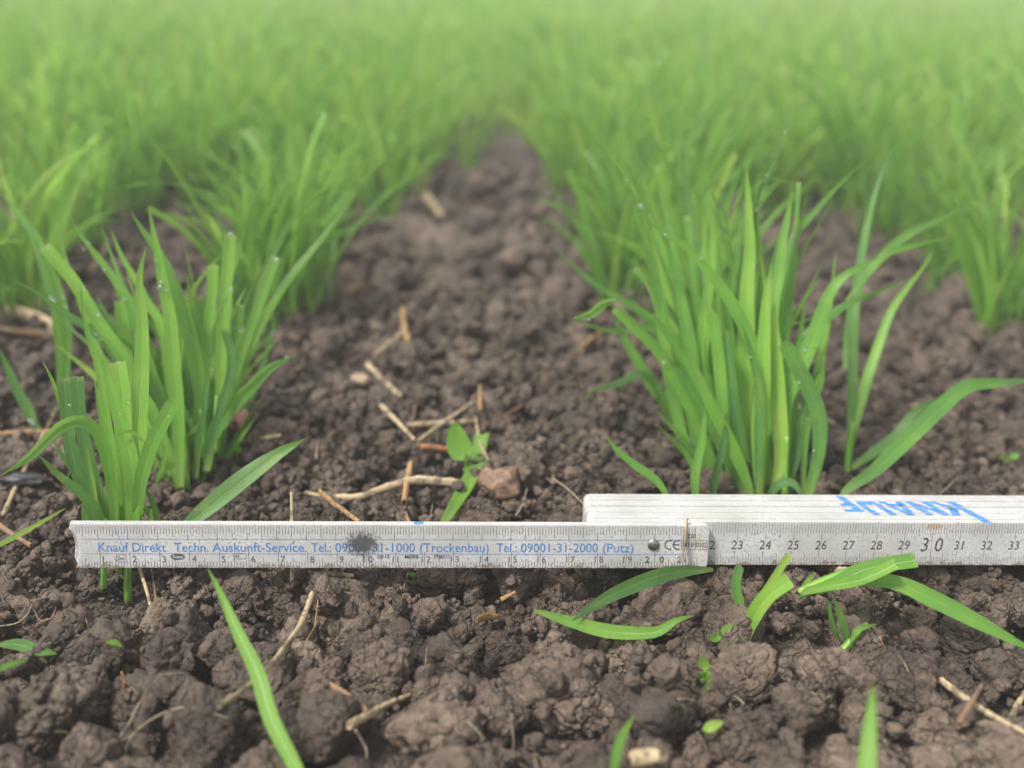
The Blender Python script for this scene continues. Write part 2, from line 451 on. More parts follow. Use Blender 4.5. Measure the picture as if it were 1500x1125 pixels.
def rul_limit(V, pad=.0006):
    """push soil points out of the rule: those inside its footprint sink below its lower edge"""
    A = np.array(AX); U_ = np.array(UU); N_ = np.array(NN); O = np.array(RA)
    q = V-O; s = q@A; t = q@U_; wv = q@N_
    inside = (s > -.003) & (s < .45) & (wv < .003) & (wv > np.where(s > .172, -.036, -.0065)) & (t > -pad)
    V[inside] -= np.outer((t[inside]+pad+.0005*RS.rand(inside.sum())), U_)
    return V
_f, _r, _u, _c = (np.array(v) for v in (FW, RT, UP, CP))
def front_fit(W):
    """sink a clod in front of the rule until it no longer rises over the rule's lower edge"""
    q = W-_c; w_ = (W-np.array(RA))@np.array(NN); s_ = (W-np.array(RA))@np.array(AX)
    m = (w_ > 0) & (s_ > -.004)
    if not m.any(): return W
    d = q[m]@_f; py = 562.5-FPX*(q[m]@_u)/d
    k = ((837-py)/FPX*d).max()
    if k > 0: W = W-np.array((0, 0, k*1.1))
    return W
def clod_z(cx, cy, cz, r):
    """lower a clod that would stab the rule or hide it"""
    for _ in range(6):
        c = Vector((cx, cy, cz)); q = c-RA
        s, t, wv = q.dot(AX), q.dot(UU), q.dot(NN)
        back = -.034 if s > .165 else -.004
        if -.002-r < s < .45 and back-r*.8 < wv < r*.75 and t+r*.9 > -.0005:
            cz -= (t+r*.9+.0005)+.0002; continue
        if wv > 0 and s > -.01:
            px, py, d = proj(c+UP*r*1.05)
            if py < 836: cz -= (836-py)/FPX*d+.0003; continue
        break
    return cz

# soil base lumps (part of the ground sheet)
def lumps(g, n, xr, yr, r0, r1, sink):
    for _ in range(n):
        x = random.uniform(*xr); y = random.uniform(*yr); r = r0+(r1-r0)*random.random()**2
        if g is G and abs(x) > y*.62+.05: continue
        z = float(g.at(x, y))+random.uniform(-sink, -.3)*r
        g.splat(x, y, z, r, r*random.uniform(.6, 1.0))
lumps(G, 900, (-.42, .5), (.1, 1.05), .006, .014, .9)
lumps(G, 9000, (-.42, .5), (.1, 1.05), .0018, .006, .8)
lumps(G2, 6000, (-2.2, 2.4), (.9, 3.2), .008, .035, .8)

H0 = G.h.copy()
# ------------------------------------------------------------------ clod shapes
def clod_proto(level, seed, knob=1.0):
    bm = bmesh.new(); bmesh.ops.create_icosphere(bm, subdivisions=level, radius=1)
    me = bpy.data.meshes.new('tmp'); bm.to_mesh(me); bm.free()
    V = np.empty(len(me.vertices)*3, np.float32); me.vertices.foreach_get('co', V); V = V.reshape(-1, 3)
    F = np.empty(len(me.polygons)*3, np.int32); me.polygons.foreach_get('vertices', F); F = F.reshape(-1, 3)
    rr = random.Random(seed); off = Vector((rr.uniform(-50, 50), rr.uniform(-50, 50), rr.uniform(-50, 50)))
    sc = (rr.uniform(.85, 1.2), rr.uniform(.75, 1.05), rr.uniform(.68, .92))
    out = np.empty_like(V)
    npl = rr.randint(9, 15)
    pl = np.array([[rr.gauss(0, 1) for _ in range(3)] for _ in range(npl)]); pl /= np.linalg.norm(pl, axis=1)[:, None]
    pd = np.array([rr.uniform(.70, 1.0) for _ in range(npl)])
    dt = np.maximum(V@pl.T, .05); q = pd/dt
    rad0 = (q**-9).sum(1)**(-1/9); rad0 = np.minimum(rad0, 1.15)
    for i, v in enumerate(V):
        n = Vector(v); p = n*float(rad0[i])+off
        w1 = noise.noise_vector(p*2.2)*.22
        r = float(rad0[i])*(1+.16*noise.noise(p*1.3))
        d = noise.voronoi((p+w1)*1.7)[0]; e = d[1]-d[0]
        r += .10*(.5-min(d[0], .9)) - .15*math.exp(-e/.035) + .05*min(e, .4)
        if level >= 3:
            d = noise.voronoi((p+w1)*4.1)[0]; e = d[1]-d[0]
            r += .055*min(e, .5) - .05*math.exp(-e/.04)*(1 if noise.noise(p*1.7) > -.1 else .2)
            r += .07*(noise.noise(p*3.1))
        if level >= 4:
            d = noise.voronoi(p*10+noise.noise_vector(p*9)*.6)[0]; e = d[1]-d[0]
            r += .022*min(e, .6) - .020*math.exp(-e/.06) + .030*noise.noise(p*8)
        if level >= 5: r += .020*noise.noise(p*19)+.012*noise.noise(p*41)
        if level >= 6: r += .007*noise.noise(p*85)
        out[i] = (n.x*r*sc[0], n.y*r*sc[1], n.z*r*sc[2])
    bpy.data.meshes.remove(me)
    return out, F
PR = {2: [clod_proto(2, 100+i) for i in range(10)], 3: [clod_proto(3, 200+i) for i in range(12)],
      4: [clod_proto(4, 300+i) for i in range(12)], 5: [clod_proto(5, 400+i) for i in range(9)]}
def rotm():
    q = RS.randn(4); q /= np.linalg.norm(q); a, b, c, d = q
    return np.array([[1-2*(c*c+d*d), 2*(b*c-a*d), 2*(b*d+a*c)], [2*(b*c+a*d), 1-2*(b*b+d*d), 2*(c*d-a*b)], [2*(b*d-a*c), 2*(c*d+a*b), 1-2*(b*b+c*c)]])
BV, BF, BN, BC = [], [], [0], []
def put_clod(x, y, z, r, level):
    V, F = PR[level][random.randrange(len(PR[level]))]
    W = (V@rotm().T)*r+np.array((x, y, z))
    W = front_fit(rul_limit(W))
    BV.append(W.astype(np.float32)); BF.append(F+BN[0]); BN[0] += len(W); BC.append(np.full(len(W), random.random()**1.2, np.float32))

# prominent clods of the foreground, each an object of its own: px, py of its middle, radius px
BIG = [
 (640, 1068, 74, 'broad smooth-topped soil clod at the bottom edge under the pale split straw'),
 (822, 1022, 92, 'largest cracked foreground soil clod between the pale split straw and the small green shoot'),
 (1096, 1000, 62, 'knobbly soil clod just right of the small heart-leaved seedlings'),
 (918, 965, 40, 'rounded soil clod above and left of the small heart-leaved seedlings'),
 (560, 985, 52, 'lumpy soil clod between the straw stalk and the large smooth-topped clod'),
 (340, 935, 46, 'pale soil clod just left of the upper part of the long foreground blade'),
 (225, 925, 44, 'dark rounded soil clod below the 2 centimetre mark of the rule'),
 (655, 905, 34, 'upright soil clod left of the orange straw flake'),
 (90, 1045, 80, 'wide soil clod in the lower left corner'),
 (1260, 880, 60, 'dark overhanging soil clod under the cut green bundle'),
 (1400, 1080, 62, 'smooth soil clod below the crossed straws at the lower right'),
 (1080, 1085, 64, 'soil clod at the bottom edge right of the hollow straw stub'),
]
def ray_hit(px, py, g=None, far=3.0):
    dv = (FW + RT*((px-750)/FPX) + UP*((562.5-py)/FPX))
    ds = np.concatenate([np.arange(.12, 1.0, .0006), np.arange(1.0, far, .005)])
    X = CP.x+dv.x*ds; Y = CP.y+dv.y*ds; Z = CP.z+dv.z*ds
    near = (Y < 1.0) & (X > -.41) & (X < .49)
    H = np.where(near, G.at(X, Y), G2.at(X, Y))
    i = int(np.argmax(Z < H)) if (Z < H).any() else len(ds)-1
    return float(ds[i])

placed = []
bigobjs = []
for i, (px, py, rp, lab) in enumerate(BIG):
    d = ray_hit(px, py+rp*.3); r = rp/FPX*d*.92
    c = P(px, py, d+r*.35)
    cz = clod_z(c.x, c.y, min(c.z, float(G.at(c.x, c.y))+r*.60), r)
    V, F = clod_proto(6, 900+i)
    a = random.random()*6.28; ca, sa = math.cos(a), math.sin(a)
    W = (V@np.array([[ca, -sa, 0], [sa, ca, 0], [0, 0, 1]]).T)*r+np.array((c.x, c.y, cz))
    W = front_fit(rul_limit(W.astype(float)))
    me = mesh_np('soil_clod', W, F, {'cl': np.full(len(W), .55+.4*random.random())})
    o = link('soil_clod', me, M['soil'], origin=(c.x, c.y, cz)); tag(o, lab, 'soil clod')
    placed.append((c.x, c.y, r)); G.splat(c.x, c.y, cz, r*.95, r*.8)

EXC = [P(188, 882, .346), P(152, 862, .346), P(1170, 870, .332)]
def scatter(n, r0, r1, yr, level_f, wx=.60, overlap=.62, sink=(-.1, .45), pw=2.2, dense=None):
    wx = .60 if r0 < .003 else .82; n = int(n*(1.12 if r0 < .003 else 1.33))
    cnt = 0
    for _ in range(n*6):
        if cnt >= n: break
        y = yr[0]+(yr[1]-yr[0])*random.random()**(.8)
        x = random.uniform(-1, 1)*(y*wx+.03)
        if not (-.41 < x < .49): continue
        if dense and random.random() > dense(x, y): continue
        r = r0+(r1-r0)*random.random()**pw
        if r > .0016 and any((e.x-x)**2+(e.y-.004-y)**2 < (.004+r)**2 for e in EXC): continue
        if r0 > .003:
            ok = True
            for (a, b, c) in placed:
                if (a-x)**2+(b-y)**2 < ((c+r)*overlap)**2: ok = False; break
            if not ok: continue
            placed.append((x, y, r))
        z = float(G.at(x, y))+random.uniform(*sink)*r
        z = clod_z(x, y, z, r)
        put_clod(x, y, z, r, level_f(y, r)); G.splat(x, y, z, r*.92, r*.72); cnt += 1
    return cnt
finer = lambda x, y: 1.0 if y < .29 else .45
n0 = scatter(90, .010, .0185, (.13, .33), lambda y, r: 5, sink=(-.1, .35), overlap=.74, pw=1.2)
n1 = scatter(330, .0062, .0140, (.14, .62), lambda y, r: 5 if (y < .45) else 4, sink=(-.25, .30), dense=finer)
n1 = scatter(45, .012, .021, (.44, 1.02), lambda y, r: 5 if y < .6 else 4, sink=(-.5, -.1), pw=1.2)
n1 = scatter(430, .0065, .0160, (.50, 1.02), lambda y, r: 4, sink=(-.35, .15), pw=1.5)
n2 = scatter(1450, .0026, .0068, (.15, .60), lambda y, r: 4, overlap=.58, sink=(-.2, .4), dense=lambda x, y: .3 if y < .27 else 1)
n3 = scatter(6500, .0011, .0032, (.16, .60), lambda y, r: 3 if r > .0017 else 2, sink=(-.1, .55), pw=2, dense=lambda x, y: .25 if y < .27 else 1)
n4 = scatter(5000, .0006, .0014, (.17, .50), lambda y, r: 2, sink=(.0, .7), dense=lambda x, y: .3 if y < .26 else 1)
n5 = scatter(1400, .0025, .0060, (.58, 1.0), lambda y, r: 3, sink=(-.2, .4), pw=1.5)
print('clods', n1, n2, n3, n4, n5, 'verts', BN[0])
_m = G.h <= H0+1e-7; G.h[_m] -= .004
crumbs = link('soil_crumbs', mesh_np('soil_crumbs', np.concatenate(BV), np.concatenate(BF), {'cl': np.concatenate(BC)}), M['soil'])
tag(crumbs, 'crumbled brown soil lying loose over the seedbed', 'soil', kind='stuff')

# ------------------------------------------------------------------ ground sheet
ys = [.10]
while ys[-1] < 60: ys.append(ys[-1]*(1.0021 if ys[-1] < .62 else (1.004 if ys[-1] < 1.2 else (1.012 if ys[-1] < 6 else 1.08))))
ys = np.array(ys); us = np.linspace(-.95, .95, 800)
YY, UG = np.meshgrid(ys, us, indexing='ij'); XX = UG*(YY+.05)
near = (YY < 1.0) & (XX > -.41) & (XX < .49)
mid = (YY < 3.15) & (XX > -2.15) & (XX < 2.35)
_g = G.h; G.h = H0
HH = np.where(near, G.at(XX, YY), np.where(mid, G2.at(XX, YY), base_h(XX, YY)))
G.h = _g
V = np.stack([XX.ravel(), YY.ravel(), HH.ravel()-np.where(YY.ravel() < 1.0, .0045, 0)], 1)
sel = YY.ravel() < 1.2
q = V[sel]
for s, a in ((110., .0030), (300., .0016), (800., .0006)):
    dx = gnoise(q[:, 0]*s, q[:, 1]*s, q[:, 2]*s, 5); dy = gnoise(q[:, 0]*s, q[:, 1]*s, q[:, 2]*s, 6); dz = gnoise(q[:, 0]*s, q[:, 1]*s, q[:, 2]*s, 7)
    q = q+a*np.stack([dx, dy, dz], 1)
V[sel] = q
# keep the sheet itself well under the loose clods' tops so that they stand proud of it
V = rul_limit(V)
ny, nx = YY.shape
idx = np.arange(ny*nx).reshape(ny, nx)
F = np.stack([idx[:-1, :-1], idx[:-1, 1:], idx[1:, 1:], idx[1:, :-1]], -1).reshape(-1, 4)
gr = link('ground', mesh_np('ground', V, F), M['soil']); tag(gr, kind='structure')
del V, F, q
print('ground', ny, nx)
def gz(x, y):
    if y < 1.0 and -.41 < x < .49: return float(G.at(x, y))
    if y < 3.15 and -2.15 < x < 2.35: return float(G2.at(x, y))
    return float(base_h(x, y))

# ------------------------------------------------------------------ folding rule
ruler = bpy.data.objects.new('folding_ruler', None); COL.objects.link(ruler); ruler.matrix_world = RM
ruler.empty_display_size = .02
tag(ruler, 'worn white wooden folding rule with blue print standing on edge across the soil', 'folding ruler')
def rlink(name, me, mat, parent, smooth=False):
    if mat: me.materials.append(mat)
    if smooth: me.polygons.foreach_set('use_smooth', [True]*len(me.polygons))
    o = bpy.data.objects.new(name, me); COL.objects.link(o); o.parent = parent; return o
def outline_segment(s0, s1, y0, y1, left='round', right='round', notch=False, jig=0.0):
    """one wooden segment, outline in local x,z, thickness y0(front)..y1(back)"""
    W_ = RW; c = .0026
    pts = []
    def arc(cx, cz, r, a0, a1, n=7):
        for i in range(n+1):
            a = a0+(a1-a0)*i/n; pts.append((cx+r*math.cos(a), cz+r*math.sin(a)))
    pi = math.pi
    if left == 'flat':
        pts += [(s0, .0003), ]
    else: arc(s0+c, c, c, 1.5*pi, pi) if False else None
    pts = []
    # counter-clockwise seen from the front: bottom left -> bottom right -> top right -> top left
    if left == 'round': arc(s0+c, c, c, pi, 1.5*pi)
    else: pts += [(s0+.0004, 0)]
    if right == 'round': arc(s1-c, c, c, 1.5*pi, 2*pi); arc(s1-c, W_-c, c, 0, .5*pi)
    else: pts += [(s1, 0), (s1, W_)]
    if left == 'round': arc(s0+c, W_-c, c, .5*pi, pi)
    else: pts += [(s0, W_)]
    bm = bmesh.new()
    fr = [bm.verts.new((x, y0, z)) for x, z in pts]; bk = [bm.verts.new((x, y1, z)) for x, z in pts]
    bm.faces.new(fr); bm.faces.new(bk[::-1])
    n = len(pts)
    for i in range(n):
        j = (i+1) % n; bm.faces.new((fr[j], fr[i], bk[i], bk[j]))
    bmesh.ops.bevel(bm, geom=[e for e in bm.edges if abs(e.calc_face_angle(0)) > .8], offset=.00028, segments=2, affect='EDGES', profile=.6)
    bmesh.ops.recalc_face_normals(bm, faces=bm.faces)
    me = bpy.data.meshes.new('segment'); bm.to_mesh(me); bm.free(); return me
TH = .0031
# front segment (0 .. 22.3 cm) with a hollowed left end
def front_segment():
    bm = bmesh.new(); s1 = s_at(1038); c = .0017
    top = [];
    L = []                              # left edge of the front face, concave
    N_ = 12
    for i in range(N_+1):
        t = i/N_; z = RW*t
        x = .0006+.0030*math.sin(math.pi*min(1, t*1.08))**.8 if t < .92 else .0006*(1)+.0004
        L.append((max(x, .0003)+(.0012 if t < .3 else 0)*(1-t/.3), z))
    pts = list(L[::-1])                  # top-left down to bottom-left
    arcs = []
    for i in range(8): a = 1.5*math.pi+.5*math.pi*i/7; arcs.append((s1-c+c*math.cos(a), c+c*math.sin(a)))
    for i in range(8): a = .5*math.pi*i/7; arcs.append((s1-c+c*math.cos(a), RW-c+c*math.sin(a)))
    F_ = [bm.verts.new((x, 0, z)) for x, z in pts+arcs]
    B_ = [bm.verts.new((x-(.0026 if k < len(pts) else 0) if k < len(pts) and 1 < k < len(pts)-2 else x-(.0006 if k < len(pts) else 0), TH, z)) for k, (x, z) in enumerate(pts+arcs)]
    bm.faces.new(F_); bm.faces.new(B_[::-1]); n = len(F_)
    sides = []
    for i in range(n):
        j = (i+1) % n; f = bm.faces.new((F_[j], F_[i], B_[i], B_[j]))
        if i < len(pts)-1: f.material_index = 1
    bmesh.ops.recalc_face_normals(bm, faces=bm.faces)
    es = [e for e in bm.edges if len(e.link_faces) == 2 and abs(e.calc_face_angle(0)) > .8]
    bmesh.ops.bevel(bm, geom=es, offset=.00022, segments=2, affect='EDGES', profile=.6)
    me = bpy.data.meshes.new('segment'); bm.to_mesh(me); bm.free(); return me
me = front_segment(); me.materials.append(M['paint']); me.materials.append(M['endcap'])
seg0 = rlink('segment', me, None, ruler); seg0['label'] = 'grimy front segment printed 0 to 22 with blue lettering'
segs = [seg0]
for i in range(9):
    y0 = TH+.00015+i*(TH+.00012)
    s0 = .1765+random.uniform(-.0006, .0006)+(.0003*i)
    me = outline_segment(s0, .412+random.uniform(-.001, .001), y0, y0+TH)
    segs.append(rlink('segment', me, M['paint'], ruler))
    if i: segs[-1].location.z = random.uniform(-.00022, .00022)
seg1 = segs[1]; seg1['label'] = 'cleaner second segment printed 23 to 33'

class Quads:
    def __init__(s, y): s.v = []; s.f = []; s.y = y
    def quad(s, a, b, c, d):
        o = len(s.v); s.v += [(p[0], s.y, p[1]) for p in (a, b, c, d)]; s.f.append((o, o+1, o+2, o+3))
    def bar(s, x0, x1, z0, z1, sl=0.0): s.quad((x0, z0), (x1, z0), (x1+sl, z1), (x0+sl, z1))
    def poly(s, pts):
        o = len(s.v); s.v += [(p[0], s.y, p[1]) for p in pts]; s.f.append(tuple(range(o, o+len(pts))))
    def mesh(s, n): me = bpy.data.meshes.new(n); me.from_pydata(s.v, [], s.f); return me
YF = -.00004; YS = TH+.00015-.00004
tw_ = .00015
q = Quads(YF)
for i in range(3, 215):
    if i % 10 == 0: h = .0052
    elif i % 5 == 0: h = .0041
    else: h = .0029
    x = i*.001+random.uniform(-.00002, .00002); tz = RW-.0007
    q.bar(x-tw_/2, x+tw_/2, tz-h, tz)
for i in range(4, 216):
    if i % 10 == 0: h = .0055
    elif i % 5 == 0: h = .0032
    else: h = .0020
    x = i*.001+.0003
    q.bar(x-tw_/2, x+tw_/2, .00045, .00045+h)
rlink('tick_marks', q.mesh('ticks'), M['ink'], seg0)
q = Quads(YS)
for i in range(221, 409):
    x = i*.001
    h = .0062 if i % 10 == 0 else .0046 if i % 5 == 0 else .0034
    q.bar(x-.00007, x+.00007, RW-.0006-h, RW-.0006)
    x -= .0006; h = .0048 if i % 10 == 0 else .0037 if i % 5 == 0 else .0026
    if i % 100 == 0: q.bar(x-.00005+.0006, x+.00005+.0006, .0004, RW-.0006); continue
    q.bar(x-.00007, x+.00007, .00045, .00045+h)
rlink('tick_marks', q.mesh('ticks'), M['inkf'], seg1)
# blue guide lines
q = Quads(YF-.00001)
ZL1, ZL2 = .0092-.0001, .0092
za, zb = RW*.655, RW*.325
for z in (za, zb): q.bar(.0045, .2120, z-.00009, z+.00009)
for k, (x, z) in enumerate(((.0158, .0142), (.0162, .0128), (.0167, .0115), (.0173, .0098), (.0178, .0086))):
    q.quad((x, z), (x+.00025, z), (x+.0008, z-.0014), (x+.00055, z-.0014))
rlink('guide_lines', q.mesh('lines'), M['blue'], seg0)

def text_mesh(txt, height, x, z, y, align='LEFT', width=None, bold=0.0, shear=0.0, sx=1.0):
    c = bpy.data.curves.new('t', 'FONT'); c.body = txt; c.size = 1.0; c.align_x = 'LEFT'; c.resolution_u = 3; c.offset = bold; c.shear = shear
    o = bpy.data.objects.new('t', c); COL.objects.link(o)
    bpy.context.view_layer.update()
    me = bpy.data.meshes.new_from_object(o.evaluated_get(bpy.context.evaluated_depsgraph_get()))
    bpy.data.objects.remove(o); bpy.data.curves.remove(c)
    n = len(me.vertices); V = np.empty(n*3, np.float32); me.vertices.foreach_get('co', V); V = V.reshape(-1, 3)
    x0, x1 = V[:, 0].min(), V[:, 0].max(); k = height/.70
    kx = k*sx if width is None else width/(x1-x0)
    X = (V[:, 0]-x0)*kx; wtot = (x1-x0)*kx
    if align == 'CENTER': X -= wtot/2
    if align == 'RIGHT': X -= wtot
    W_ = np.stack([X+x, np.full(n, y, np.float32), V[:, 1]*k+z], 1)
    F = [tuple(p.vertices) for p in me.polygons]; bpy.data.meshes.remove(me)
    return [tuple(map(float, p)) for p in W_], F
def join(parts, name):
    v = []; f = []
    for V, F in parts:
        o = len(v); v += V; f += [tuple(i+o for i in q_) for q_ in F]
    me = bpy.data.meshes.new(name); me.from_pydata(v, [], f); return me
zt = .0059; blue = []
for txt, a, b in (('Knauf Direkt', 144, 243), ('Techn.', 255, 305), ('Auskunft-Service.', 311, 449), ('Tel.:', 456, 485),
                  ('09001-31-1000', 491, 608), ('(Trockenbau)', 615, 716), ('Tel.:', 727, 757), ('09001-31-2000', 763, 876), ('(Putz)', 883, 928)):
    sa, sb = s_at(a), s_at(b)
    blue.append(text_mesh(txt, .0033, sa, zt+.0001, YF-.00002, width=sb-sa, bold=.006))
rlink('lettering', join(blue, 'lettering'), M['blue'], seg0)
num = []
zn = .0022
for i in range(1, 10): num.append(text_mesh(str(i), .0023, i*.01+.0011, zn, YF-.00002))
for i in range(10, 22):
    b = .022 if i in (10, 20) else 0.0; g = .0006 if i not in (20,) else .0017
    x = i*.01+.0003
    num.append(text_mesh(str(i)[0], .0023, x-g-.00005, zn, YF-.00002, align='RIGHT', bold=b))
    num.append(text_mesh(str(i)[1], .0023, x+g, zn, YF-.00002, bold=b))
for t_, a, b in (('DE-15-', 553, 572), ('MI008-', 593, 615), ('PTB0111', 636, 658)):
    num.append(text_mesh(t_, .00135, s_at(a), .0036, YF-.00002, width=s_at(b)-s_at(a), bold=.02))
num.append(text_mesh('2m', .0014, .0160, .0029, YF-.00002, bold=.01, sx=.95))
num.append(text_mesh('III', .0010, .0554, .00385, YF-.00002, bold=.01, sx=1.8))
num.append(text_mesh('250', .0016, s_at(1006), .0112, YF-.00002, bold=.02, sx=.9))
num.append(text_mesh('M', .0020, s_at(999)+.0002, .0078, YF-.00002, bold=.005, sx=.8))
num.append(text_mesh('19', .0020, s_at(1008), .0078, YF-.00002, bold=.005, sx=.9))
num.append(text_mesh('0102', .0018, s_at(1020), .0079, YF-.00002, bold=.01, width=.0036))
rlink('numerals', join(num, 'numerals'), M['ink'], seg0)
# small printed symbols: boxes, ovals, CE mark
q = Quads(YF-.00002)
def box(x0, x1, z0, z1, t=.00012):
    q.bar(x0, x1, z0, z0+t); q.bar(x0, x1, z1-t, z1); q.bar(x0, x0+t, z0+t, z1-t); q.bar(x1-t, x1, z0+t, z1-t)
def oval(cx, cz, rx, rz, t=.00013, sq=2.0, n=36):
    def pt(a, r, s): 
        c, d = math.cos(a), math.sin(a)
        return (cx+(rx-s)*math.copysign(abs(c)**(2/sq), c), cz+(rz-s)*math.copysign(abs(d)**(2/sq), d))
    for i in range(n):
        a, b = 2*math.pi*i/n, 2*math.pi*(i+1)/n
        q.quad(pt(a, 1, t), pt(b, 1, t), pt(b, 1, 0), pt(a, 1, 0))
box(.0156, .0190, .0022, .0049)
oval(.0572, .0044, .0023, .0011, sq=3.5)
xa, xb = s_at(998), s_at(1019)
box(xa, xb, .0071, .0105)
box(xb, xb+.0042, .0071, .0105)
def arcseg(cx, cz, r, t, a0, a1, n=20):
    for i in range(n):
        a = rad(a0+(a1-a0)*i/n); b = rad(a0+(a1-a0)*(i+1)/n)
        q.quad((cx+(r-t)*math.cos(a), cz+(r-t)*math.sin(a)), (cx+(r-t)*math.cos(b), cz+(r-t)*math.sin(b)), (cx+r*math.cos(b), cz+r*math.sin(b)), (cx+r*math.cos(a), cz+r*math.sin(a)))
cx = s_at(981); arcseg(cx, .0088, .0019, .00048, 70, 290)
cx = s_at(993); arcseg(cx, .0088, .0019, .00048, 70, 290); q.bar(cx-.0015, cx+.0004, .00856, .00904)
rlink('printed_symbols', q.mesh('symbols'), M['ink'], seg0)
qq = Quads(YF-.00001); n = 30
qq.poly([(.0363+.0024*math.cos(2*math.pi*i/n), .0041+.00115*math.sin(2*math.pi*i/n)) for i in range(n)])
rlink('oval_emblem', qq.mesh('emblem'), M['ink'], seg0)
wm = text_mesh('Adga', .00115, .0363, .00365, YF-.00006, align='CENTER', bold=.02, width=.0037)
rlink('emblem_lettering', join([wm], 'emblem'), M['paint'], seg0)
num = []
for i in range(23, 41):
    if i == 30:
        num.append(text_mesh('3', .0052, i*.01-.0012, .0052, YS-.00002, align='RIGHT', shear=.12, sx=.85))
        num.append(text_mesh('0', .0052, i*.01+.0013, .0052, YS-.00002, shear=.12, sx=.85))
    else:
        num.append(text_mesh(str(i), .0033, i*.01, .0059, YS-.00002, align='CENTER', shear=.10, sx=.92))
num.append(text_mesh('22', .0033, .2200, .0059, YS-.00002, align='CENTER', shear=.0))
rlink('numerals', join(num, 'numerals'), M['inkf'], seg1)
# rivet
bm = bmesh.new(); bmesh.ops.create_uvsphere(bm, u_segments=28, v_segments=16, radius=.0021)
for v in bm.verts: v.co.y = v.co.y*.42 if v.co.y < 0 else v.co.y*.1
me = bpy.data.meshes.new('rivet'); bm.to_mesh(me); bm.free()
rv = rlink('rivet', me, M['metal'], seg0, True); rv.location = (s_at(957), -.0001, .0088)
# printed logo on the narrow edges of the folded stack, reading upside down
Q = []
YT0 = TH+.0004
def edge_poly(pts, i):
    z = RW+.00005+segs[i+1].location.z
    return [(x, y, z) for x, y in pts]
# letters drawn on a unit sheet: origin lower left as they would read; turned 180 degrees
K = .0098; lw = .0050
L = {'K': [[(0, 0), (3.8, 0), (3.8, 15), (0, 15)], [(3.8, 4.4), (8.0, 10), (11.8, 10), (5.8, 2.4)], [(4.4, 6.0), (8.2, 0), (12.2, 0), (6.8, 7.2)]],
     'N': [[(0, 0), (3.1, 0), (3.1, 10), (0, 10)], [(7.1, 0), (10.2, 0), (10.2, 10), (7.1, 10)], [(3.1, 10), (3.1, 5.8), (7.1, 0), (7.1, 4.2)]],
     'A': [[(0, 0), (3.2, 0), (6.2, 10), (3.8, 10)], [(7.6, 0), (10.8, 0), (7.2, 10), (4.8, 10)], [(2.6, 2.0), (8.4, 2.0), (7.8, 4.0), (3.2, 4.0)]],
     'U': [[(0, 2.0), (3.1, 2.0), (3.1, 10), (0, 10)], [(7.1, 2.0), (10.2, 2.0), (10.2, 10), (7.1, 10)], [(0, 2.0), (1.4, 0), (8.8, 0), (10.2, 2.0)], [(3.1, 2.0), (7.1, 2.0), (6.2, 2.9), (4.0, 2.9)]],
     'F': [[(0, -1.0), (3.4, -1.0), (3.4, 7.8), (0, 7.8)], [(3.4, 5.6), (8.4, 5.6), (8.4, 7.8), (3.4, 7.8)], [(3.4, 1.8), (6.6, 1.8), (6.6, 3.8), (3.4, 3.8)]]}
def clip(poly, y0, y1):
    def cut(p, f, inside):
        out = []
        for i in range(len(p)):
            a, b = p[i], p[(i+1) % len(p)]
            ia, ib = inside(a), inside(b)
            if ia: out.append(a)
            if ia != ib:
                t = (f-a[1])/(b[1]-a[1]); out.append((a[0]+(b[0]-a[0])*t, f))
        return out
    p = cut(poly, y0, lambda v: v[1] >= y0)
    return cut(p, y1, lambda v: v[1] <= y1) if p else []
xr = s_at(1452, 770)-.0008; unx = .00086; uny = .00147
parts = []
xpos = 0
word = []
F_EXT = {'F': [(0, -1.0)]}
for ch in 'KNAUF':
    for pl in L[ch]: word.append([(x+xpos, y) for x, y in pl])
    xpos += {'K': 12.2, 'N': 11.3, 'A': 11.5, 'U': 11.6, 'F': 9.2}[ch]
# F carries its stem up past the other letters, the K down past them
word += [[(xpos-9.2, -3.5), (xpos-5.8, -3.5), (xpos-5.8, -1.0), (xpos-9.2, -1.0)]]
ybase = .0262                       # local y (depth) of the letters' feet after the turn
lv = []; lf = []
for pl in word:
    W_ = []
    for x, y in pl:
        lx = xr-x*unx+y*.00020; ly = .0253-y*uny
        W_.append((lx, ly))
    for i in range(9):
        y0 = TH+.00015+i*(TH+.00012); c_ = clip(W_, y0+.00012, y0+TH-.00012)
        if len(c_) >= 3:
            o = len(lv); z = RW+.00006+segs[i+1].location.z
            lv += [(a, b, z) for a, b in c_]; lf.append((i, tuple(range(o, o+len(c_)))))
for i in range(9):
    fs = [f for k, f in lf if k == i]
    if not fs: continue
    ids = sorted({v for f in fs for v in f}); mp = {v: j for j, v in enumerate(ids)}
    me = bpy.data.meshes.new('logo'); me.from_pydata([(lv[v][0], lv[v][1], lv[v][2]-segs[i+1].location.z) for v in ids], [], [tuple(mp[v] for v in f) for f in fs])
    rlink('logo_print', me, M['logo'], segs[i+1])
# little blue mark on the front segment's upper edge
me = bpy.data.meshes.new('mark'); a, b = s_at(606, 765), s_at(620, 765)
me.from_pydata([(a, .0004, RW+.00005), (b, .0004, RW+.00005), (b, TH-.0004, RW+.00005), (a, TH-.0004, RW+.00005)], [], [(0, 1, 2, 3)])
rlink('logo_print', me, M['logo'], seg0)
# scale dots along the stacked edges
for i in range(2, 9, 3):
    q2v = []; q2f = []
    for k in range(180, 408):
        x = k*.001; y = TH+.00015+i*(TH+.00012)+.00032
        if k % 1 == 0:
            o = len(q2v); q2v += [(x-.00009, y, RW+.00004), (x+.00009, y, RW+.00004), (x+.00009, y+.0005, RW+.00004), (x-.00009, y+.0005, RW+.00004)]; q2f.append((o, o+1, o+2, o+3))
    me = bpy.data.meshes.new('ticks'); me.from_pydata(q2v, [], q2f); rlink('tick_marks', me, M['inkf'], segs[i+1])

